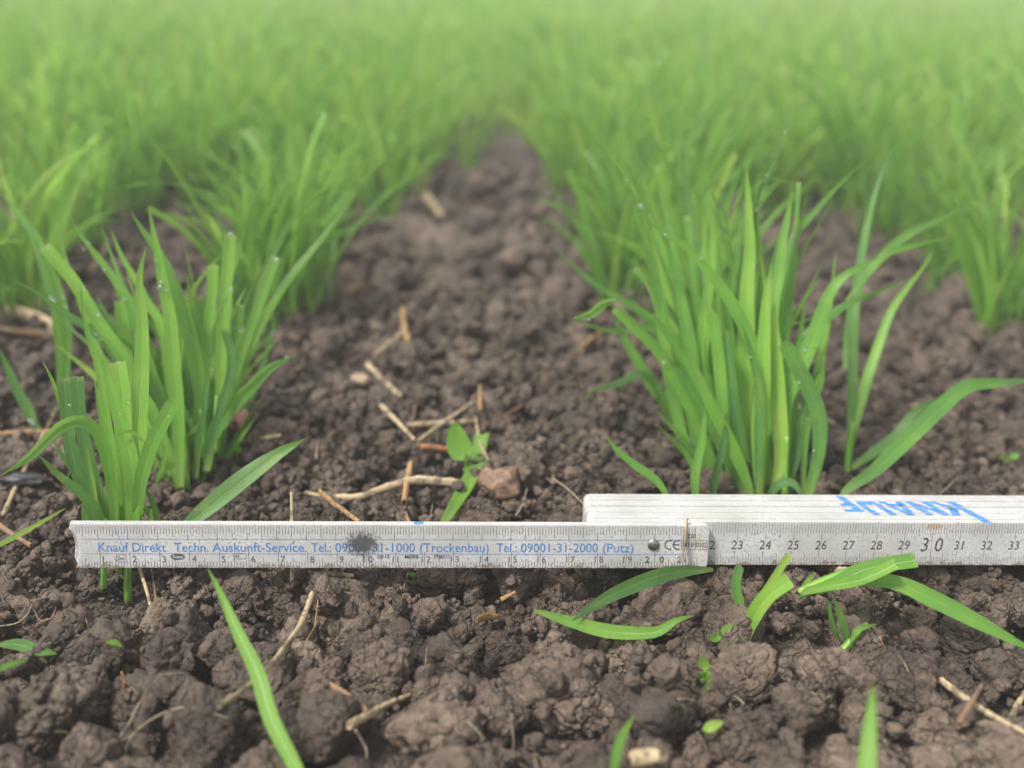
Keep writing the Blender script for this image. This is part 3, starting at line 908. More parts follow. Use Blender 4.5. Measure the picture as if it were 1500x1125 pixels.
# ------------------------------------------------------------------ traced plants near the rule
# a blade: points in the photograph from its foot to its tip, full width in its pixels, end, tint, distance offset (cm) of foot and tip from the plant
def place(pts, d0, d1, ease=1.0):
    n = len(pts); L = [0]
    for a, b in zip(pts, pts[1:]): L.append(L[-1]+math.hypot(b[0]-a[0], b[1]-a[1]))
    return [P(p[0], p[1], d0+(d1-d0)*(l/L[-1])**ease) for p, l in zip(pts, L)]
def min_depth_behind_ruler(px, py, d):
    """anything seen just above the rule must pass behind it"""
    return d
def plant(label, D, specs, stems=(), name='wheat_plant', group=None, base_px=None):
    bx, by = base_px
    base = P(bx, by, D/100)
    root = empty(name, base, label, 'wheat plant', group)
    for sp in specs:
        pts, W, kind, tint = sp[:4]; a, b = sp[4] if len(sp) > 4 else (0, 0)
        tws = sp[5] if len(sp) > 5 else (random.uniform(-.35, .35), random.uniform(-.45, .45))
        d0, d1 = (D+a)/100, (D+b)/100
        p3 = place(pts, d0, d1)
        mb = MB(); rec = []
        wm = W*.94/FPX*(d0+d1)/2
        blade(mb, p3, wm, kind, tint, tws, .30, CP, n=30, cross=7, record=rec)
        BL.append(rec)
        o = link('blade', mb.mesh('blade'), M['leaf'], root, origin=base)
    for pts, W, tint in stems:
        mb = MB(); p3 = place(pts, D/100, D/100)
        wm = W/FPX*D/100
        tube(mb, p3, wm*.5, wm*.42, 10, 10, .8, False, tint, .03)
        link('stem', mb.mesh('stem'), M['leaf'], root, origin=base)
    return root
def ground_D(px, py): return ray_hit(px, py)*100

# ---- left cluster, rear plant
DL = ground_D(268, 716)
DL = min(max(DL, 36.5), 42)
plant('rear plant of the left clump with several blades cut square at their tips', DL, [
 ([(262, 712), (245, 660), (222, 600), (192, 560), (178, 521), (142, 468), (107, 411), (64, 360)], 20, 'cut', .62, (-.5, -1)),
 ([(258, 712), (238, 640), (205, 575), (171, 524), (142, 489), (92, 457), (53, 428), (22, 412)], 18, 'tip', .12, (0, -1.2)),
 ([(262, 700), (240, 600), (215, 530), (200, 480), (188, 439), (156, 393), (117, 343), (100, 312)], 19, 'tip', .50, (.5, 1)),
 ([(268, 712), (258, 640), (250, 560), (238, 482), (213, 439), (199, 411), (178, 375), (161, 333)], 19, 'tip', .85, (.5, 1.5)),
 ([(300, 660), (295, 596), (285, 525), (270, 460), (252, 411), (235, 375), (213, 343), (190, 308)], 24, 'tip', .42, (0, 0)),
 ([(264, 714), (260, 613), (254, 542), (249, 468), (238, 411), (228, 357), (217, 300)], 24, 'tip', .66, (-.8, -.6)),
 ([(318, 655), (322, 580), (325, 500), (330, 440), (333, 390), (338, 345)], 19, 'cut', .70, (0, 0)),
 ([(298, 670), (300, 560), (305, 480), (310, 430), (312, 388)], 17, 'cut', .62, (.5, .8)),
 ([(288, 680), (296, 560), (295, 490), (291, 434)], 15, 'cut', .25, (.8, 1)),
 ([(316, 660), (335, 560), (346, 500), (352, 446)], 14, 'cut', .25, (.8, 1)),
 ([(312, 662), (325, 620), (345, 545), (363, 490), (385, 430), (404, 376)], 15, 'cut', .38, (0, .2)),
 ([(303, 690), (308, 645), (330, 608), (365, 570), (398, 538), (434, 520)], 24, 'tip', .40, (-.4, -1)),
 ([(300, 690), (322, 600), (336, 555), (338, 515), (327, 481)], 13, 'round', .08, (-1, -1)),
 ([(285, 700), (293, 600), (290, 510), (282, 450), (273, 398)], 14, 'tip', .45, (.2, .4)),
 ([(288, 700), (303, 560), (309, 500), (322, 460), (338, 425)], 8, 'tip', .15, (-.6, -1)),
 ([(250, 470), (268, 482), (288, 503), (318, 546)], 4, 'both', .35, (-1.5, -1.5)),
 ([(262, 560), (268, 480), (282, 428), (303, 398), (326, 370)], 9, 'tip', .9, (1, 1.5)),
 ([(262, 705), (215, 620), (192, 560), (182, 500), (177, 440)], 20, 'cut', .55, (.8, 1)),
 ([(270, 700), (235, 640), (200, 560), (170, 490), (140, 430)], 16, 'tip', .30, (1, 1.5)),
 ([(275, 690), (272, 600), (268, 540), (262, 470), (246, 400)], 18, 'tip', .35, (1.2, 1.5)),
 ([(272, 700), (282, 640), (276, 560), (272, 500)], 16, 'tip', .2, (1.5, 1.5)),
 ([(262, 690), (238, 610), (222, 550), (215, 480)], 16, 'tip', .3, (1.5, 1.5)),
 ([(228, 708), (238, 680), (246, 655), (250, 640)], 7, 'tip', .8, (-.5, -1)),
 ([(228, 708), (250, 680), (275, 640), (300, 612)], 9, 'tip', .45, (-.5, -.4)),
], [([(262, 718), (259, 670), (258, 610)], 13, .80), ([(274, 716), (271, 660), (266, 600)], 12, .75), ([(240, 700), (243, 650), (240, 600)], 9, .7),
    ([(303, 680), (300, 640), (296, 600)], 11, .6), ([(318, 662), (316, 620), (318, 580)], 9, .7), ([(250, 700), (247, 650), (244, 610)], 10, .8)], base_px=(268, 716))

# ---- left cluster, front plant: rooted under the rule
DF = 34.6
plant('wheat plant close behind the left end of the rule, its broken grey-green blades standing upright', DF, [
 ([(190, 800), (198, 700), (201, 640), (206, 560), (208, 470), (204, 410), (214, 360)], 28, 'tip', .78, (0, 1.5), (.1, -.2)),
 ([(192, 800), (190, 700), (181, 640), (179, 580), (171, 530)], 26, 'cut', .62, (0, .6), (0, .1)),
 ([(178, 800), (176, 700), (160, 640), (150, 570), (142, 530), (130, 495), (122, 455), (118, 412)], 15, 'tip', .70, (0, .5)),
 ([(155, 800), (138, 760), (116, 700), (102, 650), (97, 600), (93, 554)], 19, 'cut', .05, (.5, .5), (0, 0)),
 ([(148, 800), (136, 760), (132, 710), (125, 660), (117, 610), (113, 552)], 19, 'cut', .10, (.3, 0), (.2, 0)),
 ([(140, 790), (118, 690), (103, 640), (90, 595), (76, 556), (61, 526)], 13, 'tip', .72, (.8, .8)),
 ([(172, 780), (160, 690), (150, 650), (138, 627), (115, 617), (90, 625), (68, 645), (40, 672), (2, 696)], 21, 'both', .45, (-.3, -3.5), (.5, .2)),
 ([(160, 790), (140, 748), (118, 722), (85, 695), (54, 664)], 17, 'tip', .15, (0, -1.5)),
 ([(165, 790), (122, 708), (100, 680), (76, 642)], 13, 'tip', .12, (.6, .4)),
 ([(198, 800), (204, 720), (210, 690), (222, 650), (240, 615), (256, 583)], 22, 'round', .42, (-.2, -1.5), (.2, .3)),
 ([(170, 800), (165, 730), (158, 660), (146, 594), (138, 555)], 17, 'tip', .68, (-.2, -.3)),
 ([(195, 800), (193, 695), (179, 628), (161, 565), (148, 520)], 28, 'tip', .58, (-.5, -.8), (0, .3)),
 ([(232, 790), (229, 755), (222, 733), (207, 708)], 11, 'tip', .12, (0, -.3)),
 ([(146, 800), (140, 730), (133, 690), (127, 652)], 6, 'tip', .85, (-.2, -.4)),
 ([(205, 800), (222, 762), (205, 735), (200, 700)], 10, 'tip', .6, (.4, .8)),
 ([(150, 800), (128, 765), (126, 715), (118, 668)], 15, 'tip', .05, (.9, 1)),
 ([(150, 800), (156, 760), (140, 700), (132, 640)], 16, 'tip', .25, (.9, 1)),
 ([(180, 800), (182, 740), (178, 680), (166, 610)], 16, 'tip', .75, (.9, 1)),
 ([(98, 705), (118, 632), (88, 628), (62, 648)], 4, 'tip', .3, (2, 2)),
 ([(168, 640), (190, 632), (205, 642), (220, 655)], 5, 'both', .45, (-.8, -.9)),
], [([(188, 882), (187, 850), (190, 800), (190, 740)], 14, .78), ([(152, 862), (152, 840), (154, 800), (156, 760)], 11, .70), ([(174, 840), (172, 800), (172, 740)], 10, .75)], base_px=(188, 882))

plant('single broad dark wheat leaf reaching right from behind the 4 mark of the rule', 34.8, [
 ([(262, 800), (276, 768), (310, 738), (352, 704), (402, 668), (446, 643)], 30, 'both', .28, (0, .8), (.15, .25)),
], base_px=(262, 800))
plant('blurred wheat plant at the far left edge with two long leaning blades', 44, [
 ([(92, 600), (88, 470), (70, 400), (52, 350), (25, 310), (-4, 276)], 24, 'tip', .45, (0, 1)),
 ([(92, 600), (96, 480), (80, 410), (60, 370), (45, 340)], 18, 'tip', .55, (0, 0)),
 ([(60, 640), (40, 600), (20, 560), (-2, 508)], 17, 'tip', .15, (0, 0)),
], base_px=(80, 622))
plant('thin yellow-green blade crossing the left edge beside the rule', 34.5, [
 ([(-30, 812), (0, 797), (48, 772), (98, 743)], 9, 'tip', .88, (0, .8)),
], base_px=(-20, 812), name='wheat_seedling')
plant('wheat plant with one long thin blade arching right behind the left rear plant', DL+3.5, [
 ([(325, 640), (355, 545), (385, 470), (420, 412), (465, 357), (500, 312), (520, 290)], 14, 'tip', .55, (0, 1)),
 ([(330, 640), (360, 520), (372, 460), (392, 390), (430, 320), (478, 278), (512, 270)], 12, 'tip', .35, (2, 4)),
 ([(325, 640), (365, 590), (395, 500), (402, 450)], 10, 'tip', .15, (2, 2)),
 ([(322, 640), (300, 560), (330, 430), (360, 330)], 14, 'tip', .5, (2, 3)),
], base_px=(325, 640))

# ---- right cluster
DR = min(max(ground_D(1112, 716), 37.5), 42)
plant('largest wheat plant of the right clump with wide bright blades in front', DR, [
 ([(1113, 735), (1112, 640), (1117, 560), (1118, 520), (1122, 440), (1131, 382)], 27, 'tip', .74, (-1, -1), (0, 0)),
 ([(1128, 735), (1140, 690), (1144, 655), (1140, 600), (1136, 520), (1133, 440)], 26, 'both', .78, (-.7, -.5), (0, .1)),
 ([(1103, 735), (1092, 700), (1075, 660), (1045, 600), (1020, 545), (1002, 500)], 22, 'tip', .62, (-1.2, -2), (.1, .2)),
 ([(1112, 720), (1117, 600), (1123, 546), (1112, 522), (1095, 488), (1072, 444), (1040, 400), (1008, 364), (970, 338), (938, 314)], 20, 'both', .58, (-.4, -1.2), (.2, -.2)),
 ([(1100, 720), (1090, 620), (1094, 500), (1094, 425), (1098, 370), (1096, 300), (1093, 236)], 27, 'tip', .82, (.5, 1), (.1, -.1)),
 ([(1118, 720), (1122, 600), (1128, 520), (1131, 450), (1141, 400), (1148, 345), (1157, 300), (1162, 264)], 25, 'tip', .55, (.4, 1.0), (0, .2)),
 ([(1105, 720), (1092, 560), (1086, 430), (1097, 355), (1110, 300), (1124, 258), (1140, 225), (1152, 192)], 17, 'tip', .18, (1, 1.6)),
 ([(1092, 735), (1060, 700), (1038, 650), (1018, 560), (1003, 450), (985, 400), (962, 345), (940, 300), (917, 258), (890, 223), (858, 186)], 17, 'tip', .45, (0, 2.2)),
 ([(1110, 722), (1112, 640), (1112, 580), (1106, 540), (1096, 500), (1084, 468)], 16, 'tip', .12, (-1.4, -1.6)),
 ([(1090, 735), (1085, 640), (1077, 600), (1069, 540), (1063, 482)], 17, 'round', .14, (-.5, -.5)),
 ([(1075, 735), (1062, 640), (1056, 560), (1049, 495), (1041, 452)], 19, 'round', .52, (-.3, -.6)),
 ([(1070, 735), (1030, 660), (1018, 620), (1012, 520), (998, 440), (985, 390), (975, 338)], 25, 'tip', .42, (.4, .8)),
 ([(1060, 735), (1040, 640), (1028, 540), (1033, 460), (1041, 400), (1043, 340), (1041, 284)], 22, 'tip', .68, (.6, 1.2)),
 ([(1060, 735), (1015, 680), (990, 600), (972, 500), (962, 420), (952, 360), (938, 318), (923, 266)], 20, 'tip', .60, (.6, 1.4)),
 ([(1050, 700), (1028, 560), (1022, 430), (1014, 340), (1004, 262), (998, 210)], 26, 'tip', .12, (2.5, 3.5)),
 ([(1095, 735), (1075, 690), (1050, 640), (1027, 598), (1000, 552), (972, 516)], 17, 'tip', .16, (-.6, -1.4)),
 ([(1095, 735), (1072, 670), (1043, 600), (1023, 562), (1004, 528), (984, 498), (960, 468), (925, 446), (893, 429)], 16, 'tip', .30, (-.3, -.4)),
 ([(1080, 735), (1050, 690), (1018, 615), (990, 555), (966, 517), (948, 497), (928, 478), (902, 452)], 18, 'cut', .45, (0, -1)),
 ([(902, 441), (886, 445), (864, 461), (838, 467)], 17, 'tip', .42, (-1, -1.6), (.6, .3)),
 ([(1022, 750), (1018, 700), (1029, 640), (1033, 588)], 15, 'tip', .55, (-2.4, -2.4)),
 ([(1040, 750), (1048, 700), (1060, 650), (1066, 600)], 14, 'tip', .10, (-1.6, -1.6)),
 ([(1085, 730), (1078, 600), (1070, 500), (1058, 420), (1050, 350)], 20, 'tip', .5, (1.6, 2)),
 ([(1095, 730), (1102, 620), (1108, 520), (1112, 440), (1118, 360)], 20, 'tip', .35, (1.6, 2)),
 ([(1085, 730), (1060, 600), (1040, 500), (1015, 420), (985, 330)], 18, 'tip', .7, (2, 2.5)),
 ([(1065, 730), (1042, 640), (1005, 560), (968, 470), (945, 400)], 18, 'tip', .3, (2, 3)),
 ([(1075, 730), (1066, 640), (1052, 560), (1040, 480), (1025, 400)], 16, 'tip', .85, (1.8, 2)),
 ([(1110, 730), (1120, 640), (1150, 560), (1172, 490), (1180, 430)], 16, 'tip', .35, (1.8, 2)),
], [([(1112, 742), (1108, 680), (1106, 620)], 14, .75), ([(1092, 740), (1084, 690), (1072, 640)], 12, .65), ([(1060, 742), (1048, 690), (1036, 640)], 12, .6),
    ([(1078, 742), (1072, 690), (1068, 640)], 12, .7), ([(1126, 742), (1126, 690), (1124, 640)], 12, .7)], base_px=(1095, 742))
plant("plant right of the right clump's middle with a veined curved blade and browned curled tip", DR-.6, [
 ([(1178, 740), (1186, 715), (1196, 680), (1201, 640), (1197, 600), (1180, 560), (1160, 522), (1147, 500)], 24, 'round', .34, (-.5, -1.2), (.25, -.1)),
 ([(1176, 730), (1180, 640), (1192, 590), (1203, 560), (1204, 528), (1196, 510), (1180, 512)], 12, 'tip', .45, (.6, 0)),
 ([(1150, 735), (1150, 650), (1150, 590), (1166, 552), (1186, 508), (1200, 468), (1214, 432), (1234, 406), (1262, 390), (1292, 374)], 25, 'both', .60, (.8, 0), (.1, .3)),
 ([(1150, 735), (1160, 600), (1178, 500), (1225, 456), (1250, 441), (1290, 426), (1332, 408)], 18, 'tip', .42, (1, 1.5)),
 ([(1240, 440), (1290, 378), (1322, 364), (1352, 356), (1383, 350)], 12, 'tip', .62, (1, .5)),
 ([(1158, 735), (1162, 690), (1172, 620), (1190, 560), (1212, 530)], 12, 'tip', .22, (.8, .9)),
 ([(1120, 742), (1134, 716), (1150, 706), (1164, 710), (1176, 730)], 16, 'both', .10, (-.3, -1.2), (.5, .4)),
 ([(1150, 742), (1158, 700), (1170, 660), (1172, 610)], 12, 'tip', .08, (.4, .4)),
 ([(1140, 735), (1146, 560), (1148, 440), (1162, 350), (1188, 316), (1226, 274), (1264, 238)], 20, 'tip', .25, (1, 3)),
 ([(1140, 735), (1138, 600), (1145, 490), (1180, 470), (1212, 454)], 8, 'tip', .4, (1, .8)),
 ([(1120, 540), (1116, 400), (1106, 300), (1112, 268), (1136, 262), (1170, 274)], 10, 'tip', .3, (2, 2)),
], [([(1150, 742), (1150, 690), (1152, 640)], 11, .6)], base_px=(1152, 742))
D3 = min(max(ground_D(1243, 690), 38.5), 44)
plant('slender wheat plant standing alone right of the right clump with a tall narrow blade', D3, [
 ([(1240, 690), (1250, 630), (1266, 570), (1285, 510), (1306, 455), (1330, 420), (1352, 392), (1366, 368)], 17, 'tip', .74, (0, 2)),
 ([(1240, 690), (1246, 620), (1249, 540), (1250, 470), (1258, 400), (1272, 320), (1292, 250), (1326, 188)], 17, 'tip', .22, (0, 3)),
 ([(1243, 688), (1275, 666), (1310, 640), (1342, 602), (1384, 581)], 17, 'tip', .15, (0, .5)),
 ([(1238, 540), (1244, 480), (1262, 410), (1320, 350), (1380, 320), (1432, 295)], 18, 'tip', .25, (2, 4)),
], [([(1240, 694), (1244, 660), (1250, 620)], 12, .70)], base_px=(1241, 692))
plant('wide wheat blade arching from the right edge down to the folded rule', 38.6, [
 ([(1228, 745), (1240, 718), (1280, 690), (1330, 642), (1378, 596), (1416, 566), (1460, 561), (1520, 556)], 27, 'both', .36, (-.2, 2.5), (.1, .35)),
], base_px=(1228, 745))
plant('small thin wheat blade left of the right clump leaning left over bare soil', 37.2, [
 ([(985, 750), (972, 718), (955, 698), (930, 681), (905, 660), (884, 636)], 13, 'both', .50, (0, .5)),
], base_px=(985, 750))
D4 = 46
plant('out of focus wheat plant behind the left side of the right clump', D4, [
 ([(993, 632), (975, 600), (958, 560), (935, 548), (905, 562), (878, 569), (850, 584)], 15, 'tip', .12, (0, -2)),
 ([(993, 632), (985, 600), (960, 570), (928, 520), (896, 460)], 20, 'tip', .30, (0, 0)),
 ([(995, 632), (970, 500), (930, 450), (885, 425), (850, 398), (812, 362)], 16, 'tip', .2, (0, 1)),
 ([(995, 632), (988, 520), (955, 480), (905, 486), (838, 470)], 14, 'tip', .25, (0, 0)),
 ([(998, 632), (985, 480), (960, 380), (925, 300)], 20, 'tip', .6, (1, 2)),
 ([(998, 632), (1000, 480), (985, 360), (960, 250)], 20, 'tip', .4, (1, 2)),
 ([(1000, 632), (1020, 500), (1030, 380), (1034, 300)], 18, 'tip', .7, (1, 2)),
], [([(993, 634), (990, 600), (986, 570)], 14, .85)], base_px=(993, 634))

def filler(n, bx, by, tx, ty, D, wr, seed, lean=(0, 2.4)):
    rr = random.Random(seed); out = []
    for i in range(n):
        f = rr.random(); x0 = bx[0]+(bx[1]-bx[0])*f+rr.gauss(0, 6); y0 = rr.uniform(*by)
        g = min(1, max(0, f+rr.gauss(0, .24))); x1 = tx[0]+(tx[1]-tx[0])*g; y1 = rr.uniform(*ty)
        b_ = rr.uniform(-.12, .12)*(y0-y1)
        pts = [(x0, y0)]+[(x0+(x1-x0)*t**1.5+b_*math.sin(math.pi*t), y0+(y1-y0)*t) for t in (.25, .5, .75)]+[(x1, y1)]
        a = rr.uniform(.1, 1.6); out.append((pts, rr.uniform(*wr), rr.choice(['tip', 'tip', 'tip', 'both', 'cut']) if i % 7 == 0 else 'tip', min(1, max(0, rr.gauss(.45, .27))), (a, a+rr.uniform(*lean)), (rr.uniform(-1, 1), rr.uniform(-1, 1))))
    return out
plant('thin bladed wheat plant filling the back of the left clump among its broad cut blades', DL+.6,
    filler(42, (238, 322), (680, 712), (80, 410), (320, 520), DL, (7, 14), 5)+filler(10, (225, 325), (690, 712), (170, 380), (520, 640), DL, (6, 11), 6, (-.6, .6)), base_px=(282, 700))
plant('thin bladed wheat plant filling the middle of the right clump', DR+.5,
    filler(22, (1040, 1150), (700, 730), (930, 1230), (240, 430), DR, (9, 17), 7)+filler(16, (1030, 1160), (700, 735), (960, 1220), (470, 640), DR, (6, 12), 8, (-.6, .6)), base_px=(1090, 715))

# ---- below the rule
S1 = ground_D(1091, 938)
plant('young wheat shoot below the 24 mark with one square cut yellow-green leaf', S1, [
 ([(1088, 942), (1098, 912), (1108, 886), (1130, 853), (1156, 812)], 12, 'cut', .90, (0, -.8)),
 ([(1090, 942), (1104, 902), (1126, 871), (1156, 850)], 25, 'cut', .85, (0, -1), (.1, .2)),
 ([(1092, 930), (1091, 912), (1085, 890), (1078, 856), (1084, 827)], 15, 'round', .10, (.2, .4)),
], [([(1088, 944), (1095, 918), (1104, 895)], 12, .85)], base_px=(1088, 942))
plant("cut wheat bundle leaning over the rule's lower edge with a long leaf drooping right", 33.2, [
 ([(1180, 866), (1215, 858), (1272, 832), (1342, 820)], 23, 'cut', .60, (-.3, -.9), (0, .2)),
 ([(1176, 868), (1214, 858), (1262, 848), (1312, 826)], 18, 'cut', .72, (-.4, -1.2)),
 ([(1225, 860), (1270, 850), (1317, 855), (1372, 880), (1427, 908), (1520, 957)], 27, 'both', .42, (0, -2.6), (.2, -.1)),
 ([(1172, 870), (1184, 850), (1196, 838)], 9, 'tip', .6, (.2, .2)),
], [([(1170, 870), (1205, 853), (1262, 830)], 17, .75)], base_px=(1170, 870))
S3 = ground_D(1238, 952)
plant('small wheat stub with a square cut stem and two dark pointed leaves', S3, [
 ([(1238, 952), (1240, 936), (1232, 904), (1220, 873)], 14, 'tip', .12, (0, -.2)),
 ([(1232, 948), (1228, 935), (1219, 912), (1212, 874)], 9, 'tip', .06, (.4, .4)),
 ([(1246, 940), (1258, 922), (1284, 914)], 10, 'tip', .7, (-.2, -.4)),
], [([(1233, 955), (1250, 936), (1271, 916)], 15, .72)], base_px=(1235, 955))
def lying(label, pts, W, kind, tint, lift=.0032, tw=(.2, .3), name='fallen_leaf', cat='wheat leaf'):
    ds = [ray_hit(*p) for p in pts]
    k = np.polyfit(range(len(ds)), ds, 1); line = [k[0]*i+k[1] for i in range(len(ds))]
    sh = min(0, max(-.012, min(a-b for a, b in zip(ds, line))))
    p3 = [P(p[0], p[1], l+sh-lift) for p, l in zip(pts, line)]
    root = p3[0]; mb = MB(); rec = []
    blade(mb, p3, W*1.12/FPX*line[0], kind, tint, tw, .3, CP, 26, 7, rec); BL.append(rec)
    return tag(link(name, mb.mesh(name), M['leaf'], origin=root), label, cat)
lying('dark wheat leaf coming out from under the rule below the 20 to 22 marks', [(1045, 834), (1000, 837), (956, 847), (890, 875), (836, 910)], 19, 'both', .15, lift=.010)
lying('pale folded wheat leaf lying on the soil below the 18 to 22 marks', [(782, 894), (835, 910), (883, 923), (925, 927), (963, 925), (992, 908), (1016, 902)], 18, 'both', .55, lift=.007)
lying('flat light green wheat leaf lying at the left edge below the rule', [(-4, 944), (27, 944), (57, 953), (84, 958)], 16, 'both', .35)
lying('narrow pale wheat leaf tip entering at the left edge under the wider lying leaf', [(-10, 985), (12, 974), (42, 965)], 9, 'tip', .55)
lying('tiny green leaf scrap on the soil right of the lying leaf at the left', [(155, 941), (168, 941), (178, 948)], 8, 'both', .55)
lying('short upright green shoot near the hollow straw stub at the bottom', [(899, 1150), (901, 1115), (911, 1078), (930, 1046)], 13, 'both', .62, lift=.012, name='wheat_shoot', cat='wheat shoot')
lying('light green wheat leaf leaning over the brown stone behind the rule', [(650, 765), (668, 735), (688, 700), (700, 665), (706, 634)], 21, 'cut', .72, lift=.005)
plant('long soft-focus wheat blade crossing the lower left foreground up to the rule', 25.5, [
 ([(480, 1250), (460, 1190), (433, 1125), (397, 1053), (377, 987), (350, 930), (320, 863), (304, 832)], 25, 'both', .62, (-1, 4.5), (.3, .1)),
], name='wheat_seedling', base_px=(480, 1250))
plant('soft-focus pointed wheat blade rising from the bottom edge at the lower right', 24, [
 ([(1262, 1230), (1268, 1160), (1271, 1105), (1275, 1055), (1279, 1000)], 30, 'tip', .66, (-.5, 1.2), (.3, .1)),
], name='wheat_seedling', base_px=(1262, 1230))

# ------------------------------------------------------------------ the crop rows behind
TIPS = {}
def tuft_mesh(seed, nb, lod=0, merge=None, loc=(0, 0, 0), h=.138, rot=0.0):
    rr = random.Random(seed); mb = merge or MB()
    n, cr = ((12, 3), (7, 3), (5, 2), (4, 2))[lod]
    for b in range(nb):
        a = rr.uniform(0, 2*math.pi); L = h*rr.uniform(.62, 1.08); el = rad(rr.uniform(66, 88)); bend = rad(rr.uniform(5, 62))*(1.0 if rr.random() < .75 else 1.7)
        p = Vector((rr.uniform(-.014, .014)+loc[0], rr.uniform(-.014, .014)+loc[1], loc[2]-.004)); pts = [p.copy()]; ca, sa = math.cos(a), math.sin(a)
        st = 6
        for i in range(st):
            e = el-bend*(i/st)**1.6; p = p+Vector((ca*math.cos(e), sa*math.cos(e), math.sin(e)))*(L/st); pts.append(p.copy())
        TIPS.setdefault(seed, []).append(pts[-1 if b % 3 else 4].copy())
        f = Vector((loc[0]+rr.uniform(-1, 1), loc[1]-2+rr.uniform(-1, 1)*1.5, .1))
        blade(mb, pts, rr.uniform(.0028, .0052), 'cut' if rr.random() < .12 else 'tip', min(1, max(0, rr.gauss(.60, .24))), (rr.uniform(-.9, .9), rr.uniform(-.9, .9)), .3, f, n, cr)
    return mb
protos = [tuft_mesh(i, random.Random(i).randint(17, 23)).mesh('wheat_plant') for i in range(14)]
for p_ in protos:
    p_.materials.append(M['leaf']); p_.polygons.foreach_set('use_smooth', [True]*len(p_.polygons))
ROWS = [(-.13, .535), (.115, .505), (-.29, .50), (.345, .52), (-.495, .5), (.54, .6), (-.69, .7), (.74, .8), (-.88, .9), (.94, 1.0)]
ROWS += [(-.88-.19*i, .9) for i in range(1, 22)] + [(.94+.2*i, 1.0) for i in range(1, 22)]
names = {0: 'left of the bare track', 1: 'right of the bare track'}
def rowlabel(k, y, x=0):
    if k == 20:
        side = 'left' if x < 0 else 'right'; part = 'middle' if y < 1.1 else 'far'
        return 'young wheat plant between the rows in the %s field %s of the track' % (part, side), 'wheat plants between the rows %s of the track' % side
    side = 'left' if k % 2 == 0 else 'right'; order = ['first', 'second', 'third', 'fourth', 'fifth'][min(4, k//2)]
    part = 'near' if y < .8 else 'middle' if y < 1.15 else 'far'
    return 'young wheat plant in the %s part of the %s row %s of the track' % (part, order, side), 'wheat plants of the %s row %s of the track' % (order, side)
cand = []; rest = []
for k, (x0, y0) in enumerate(ROWS):
    y = y0
    while y < 7.5:
        x = x0+random.gauss(0, .018)+.01*math.sin(y*3+k)
        vis = abs((x-.03*y)/(y+.02)) < .80
        if vis:
            (cand if (y < 1.75 and k < 10) else rest).append((k, x, y))
        y += random.uniform(.017, .033)*(1 if y < 2.2 else 1.35)
        if random.random() < .03: y += .04
for _ in range(340):
    y = random.uniform(.80, 1.75); x = random.uniform(-.66, .66)*(y+.02)+.03*y
    if abs(x-.005) < (.095 if y < 1.2 else .07): continue
    cand.append((20, x, y))
for _ in range(6):
    cand.append((2, random.uniform(-.34, -.17), random.uniform(.74, 1.05)))
for _ in range(3300):                # growth thickens with distance until the track closes
    y = .85+6.2*random.random()**1.35; x = random.uniform(-.66, .66)*(y+.02)+.03*y
    if abs(x-.01) < .085-.02*y and y < 1.3+random.random()*1.3: continue
    rest.append((20, x, y))
cand.sort(key=lambda c: c[2])
def in_view(x, y):
    px, py, d = proj(Vector((x, y, .06))); return -60 < px < 1560
rest += [c for c in cand if not in_view(c[1], c[2])]
cand = [c for c in cand if in_view(c[1], c[2])]
rest += cand[280:]; cand = cand[:280]
for (k, x, y) in cand:
    o = bpy.data.objects.new('wheat_plant', random.choice(protos)); COL.objects.link(o)
    o.location = (x, y, gz(x, y)); o.rotation_euler = (0, 0, random.uniform(-.7, .7)+(math.pi if random.random() < .5 else 0)); s_ = random.uniform(.72, 1.08)*(1 if y < .66 else .90); o.scale = (s_, s_, s_*random.uniform(.9, 1.05))
    lb, gp = rowlabel(k, y, x); tag(o, lb, 'wheat plant', gp)
mbs = MB(); mbs = None
LV = [[tuft_mesh(700+i, 14, 1, h=.145) for i in range(8)], [tuft_mesh(800+i, 11, 2, h=.15) for i in range(8)], [tuft_mesh(900+i, 9, 3, h=.155) for i in range(8)]]
LA = [[(np.array([tuple(v) for v in m.v]), m.f, np.array(m.u), np.array(m.w), np.array(m.t)) for m in lv] for lv in LV]
AV, AF3, AU, AW, AT = [], [], [], [], []; off = 0
track = []
for _ in range(1300):
    y = random.uniform(.95, 3.4); x = random.uniform(-.12, .12)
    if random.random() > (y-.92)/.55*(.45+5*abs(x)): continue
    track.append((21, x, y))
for (k, x, y) in rest+track:
    L_ = 0 if y < 1.8 else 1 if y < 3.2 else 2
    v, f, u, w_, t = random.choice(LA[L_]); a = random.uniform(0, 6.28); c, s_ = math.cos(a), math.sin(a); sc = random.uniform(.64, 1.00) if k != 21 else random.uniform(.32, .55)+min(.35, max(0, y-1)*.30)
    W = (v@np.array([[c, -s_, 0], [s_, c, 0], [0, 0, 1]]).T)*sc+np.array((x, y, gz(x, y)))
    AV.append(W); AF3.append(np.array(f)+off); AU.append(u); AW.append(w_); AT.append(np.clip(t+random.uniform(-.12, .12), 0, 1)); off += len(W)
me = mesh_np('wheat_crop', np.concatenate(AV), np.concatenate(AF3), {'bu': np.concatenate(AU), 'bv': np.concatenate(AW), 'tint': np.clip(np.concatenate(AT)+.12, 0, 1)})  # tint raised so the far crop's brightness is painted into its blades
crop = link('wheat_crop', me, M['leaf']); tag(crop, 'dense young green wheat crop fading into blur across the field', 'wheat crop', kind='stuff')
print('tufts', len(cand), len(rest), 'verts', off)

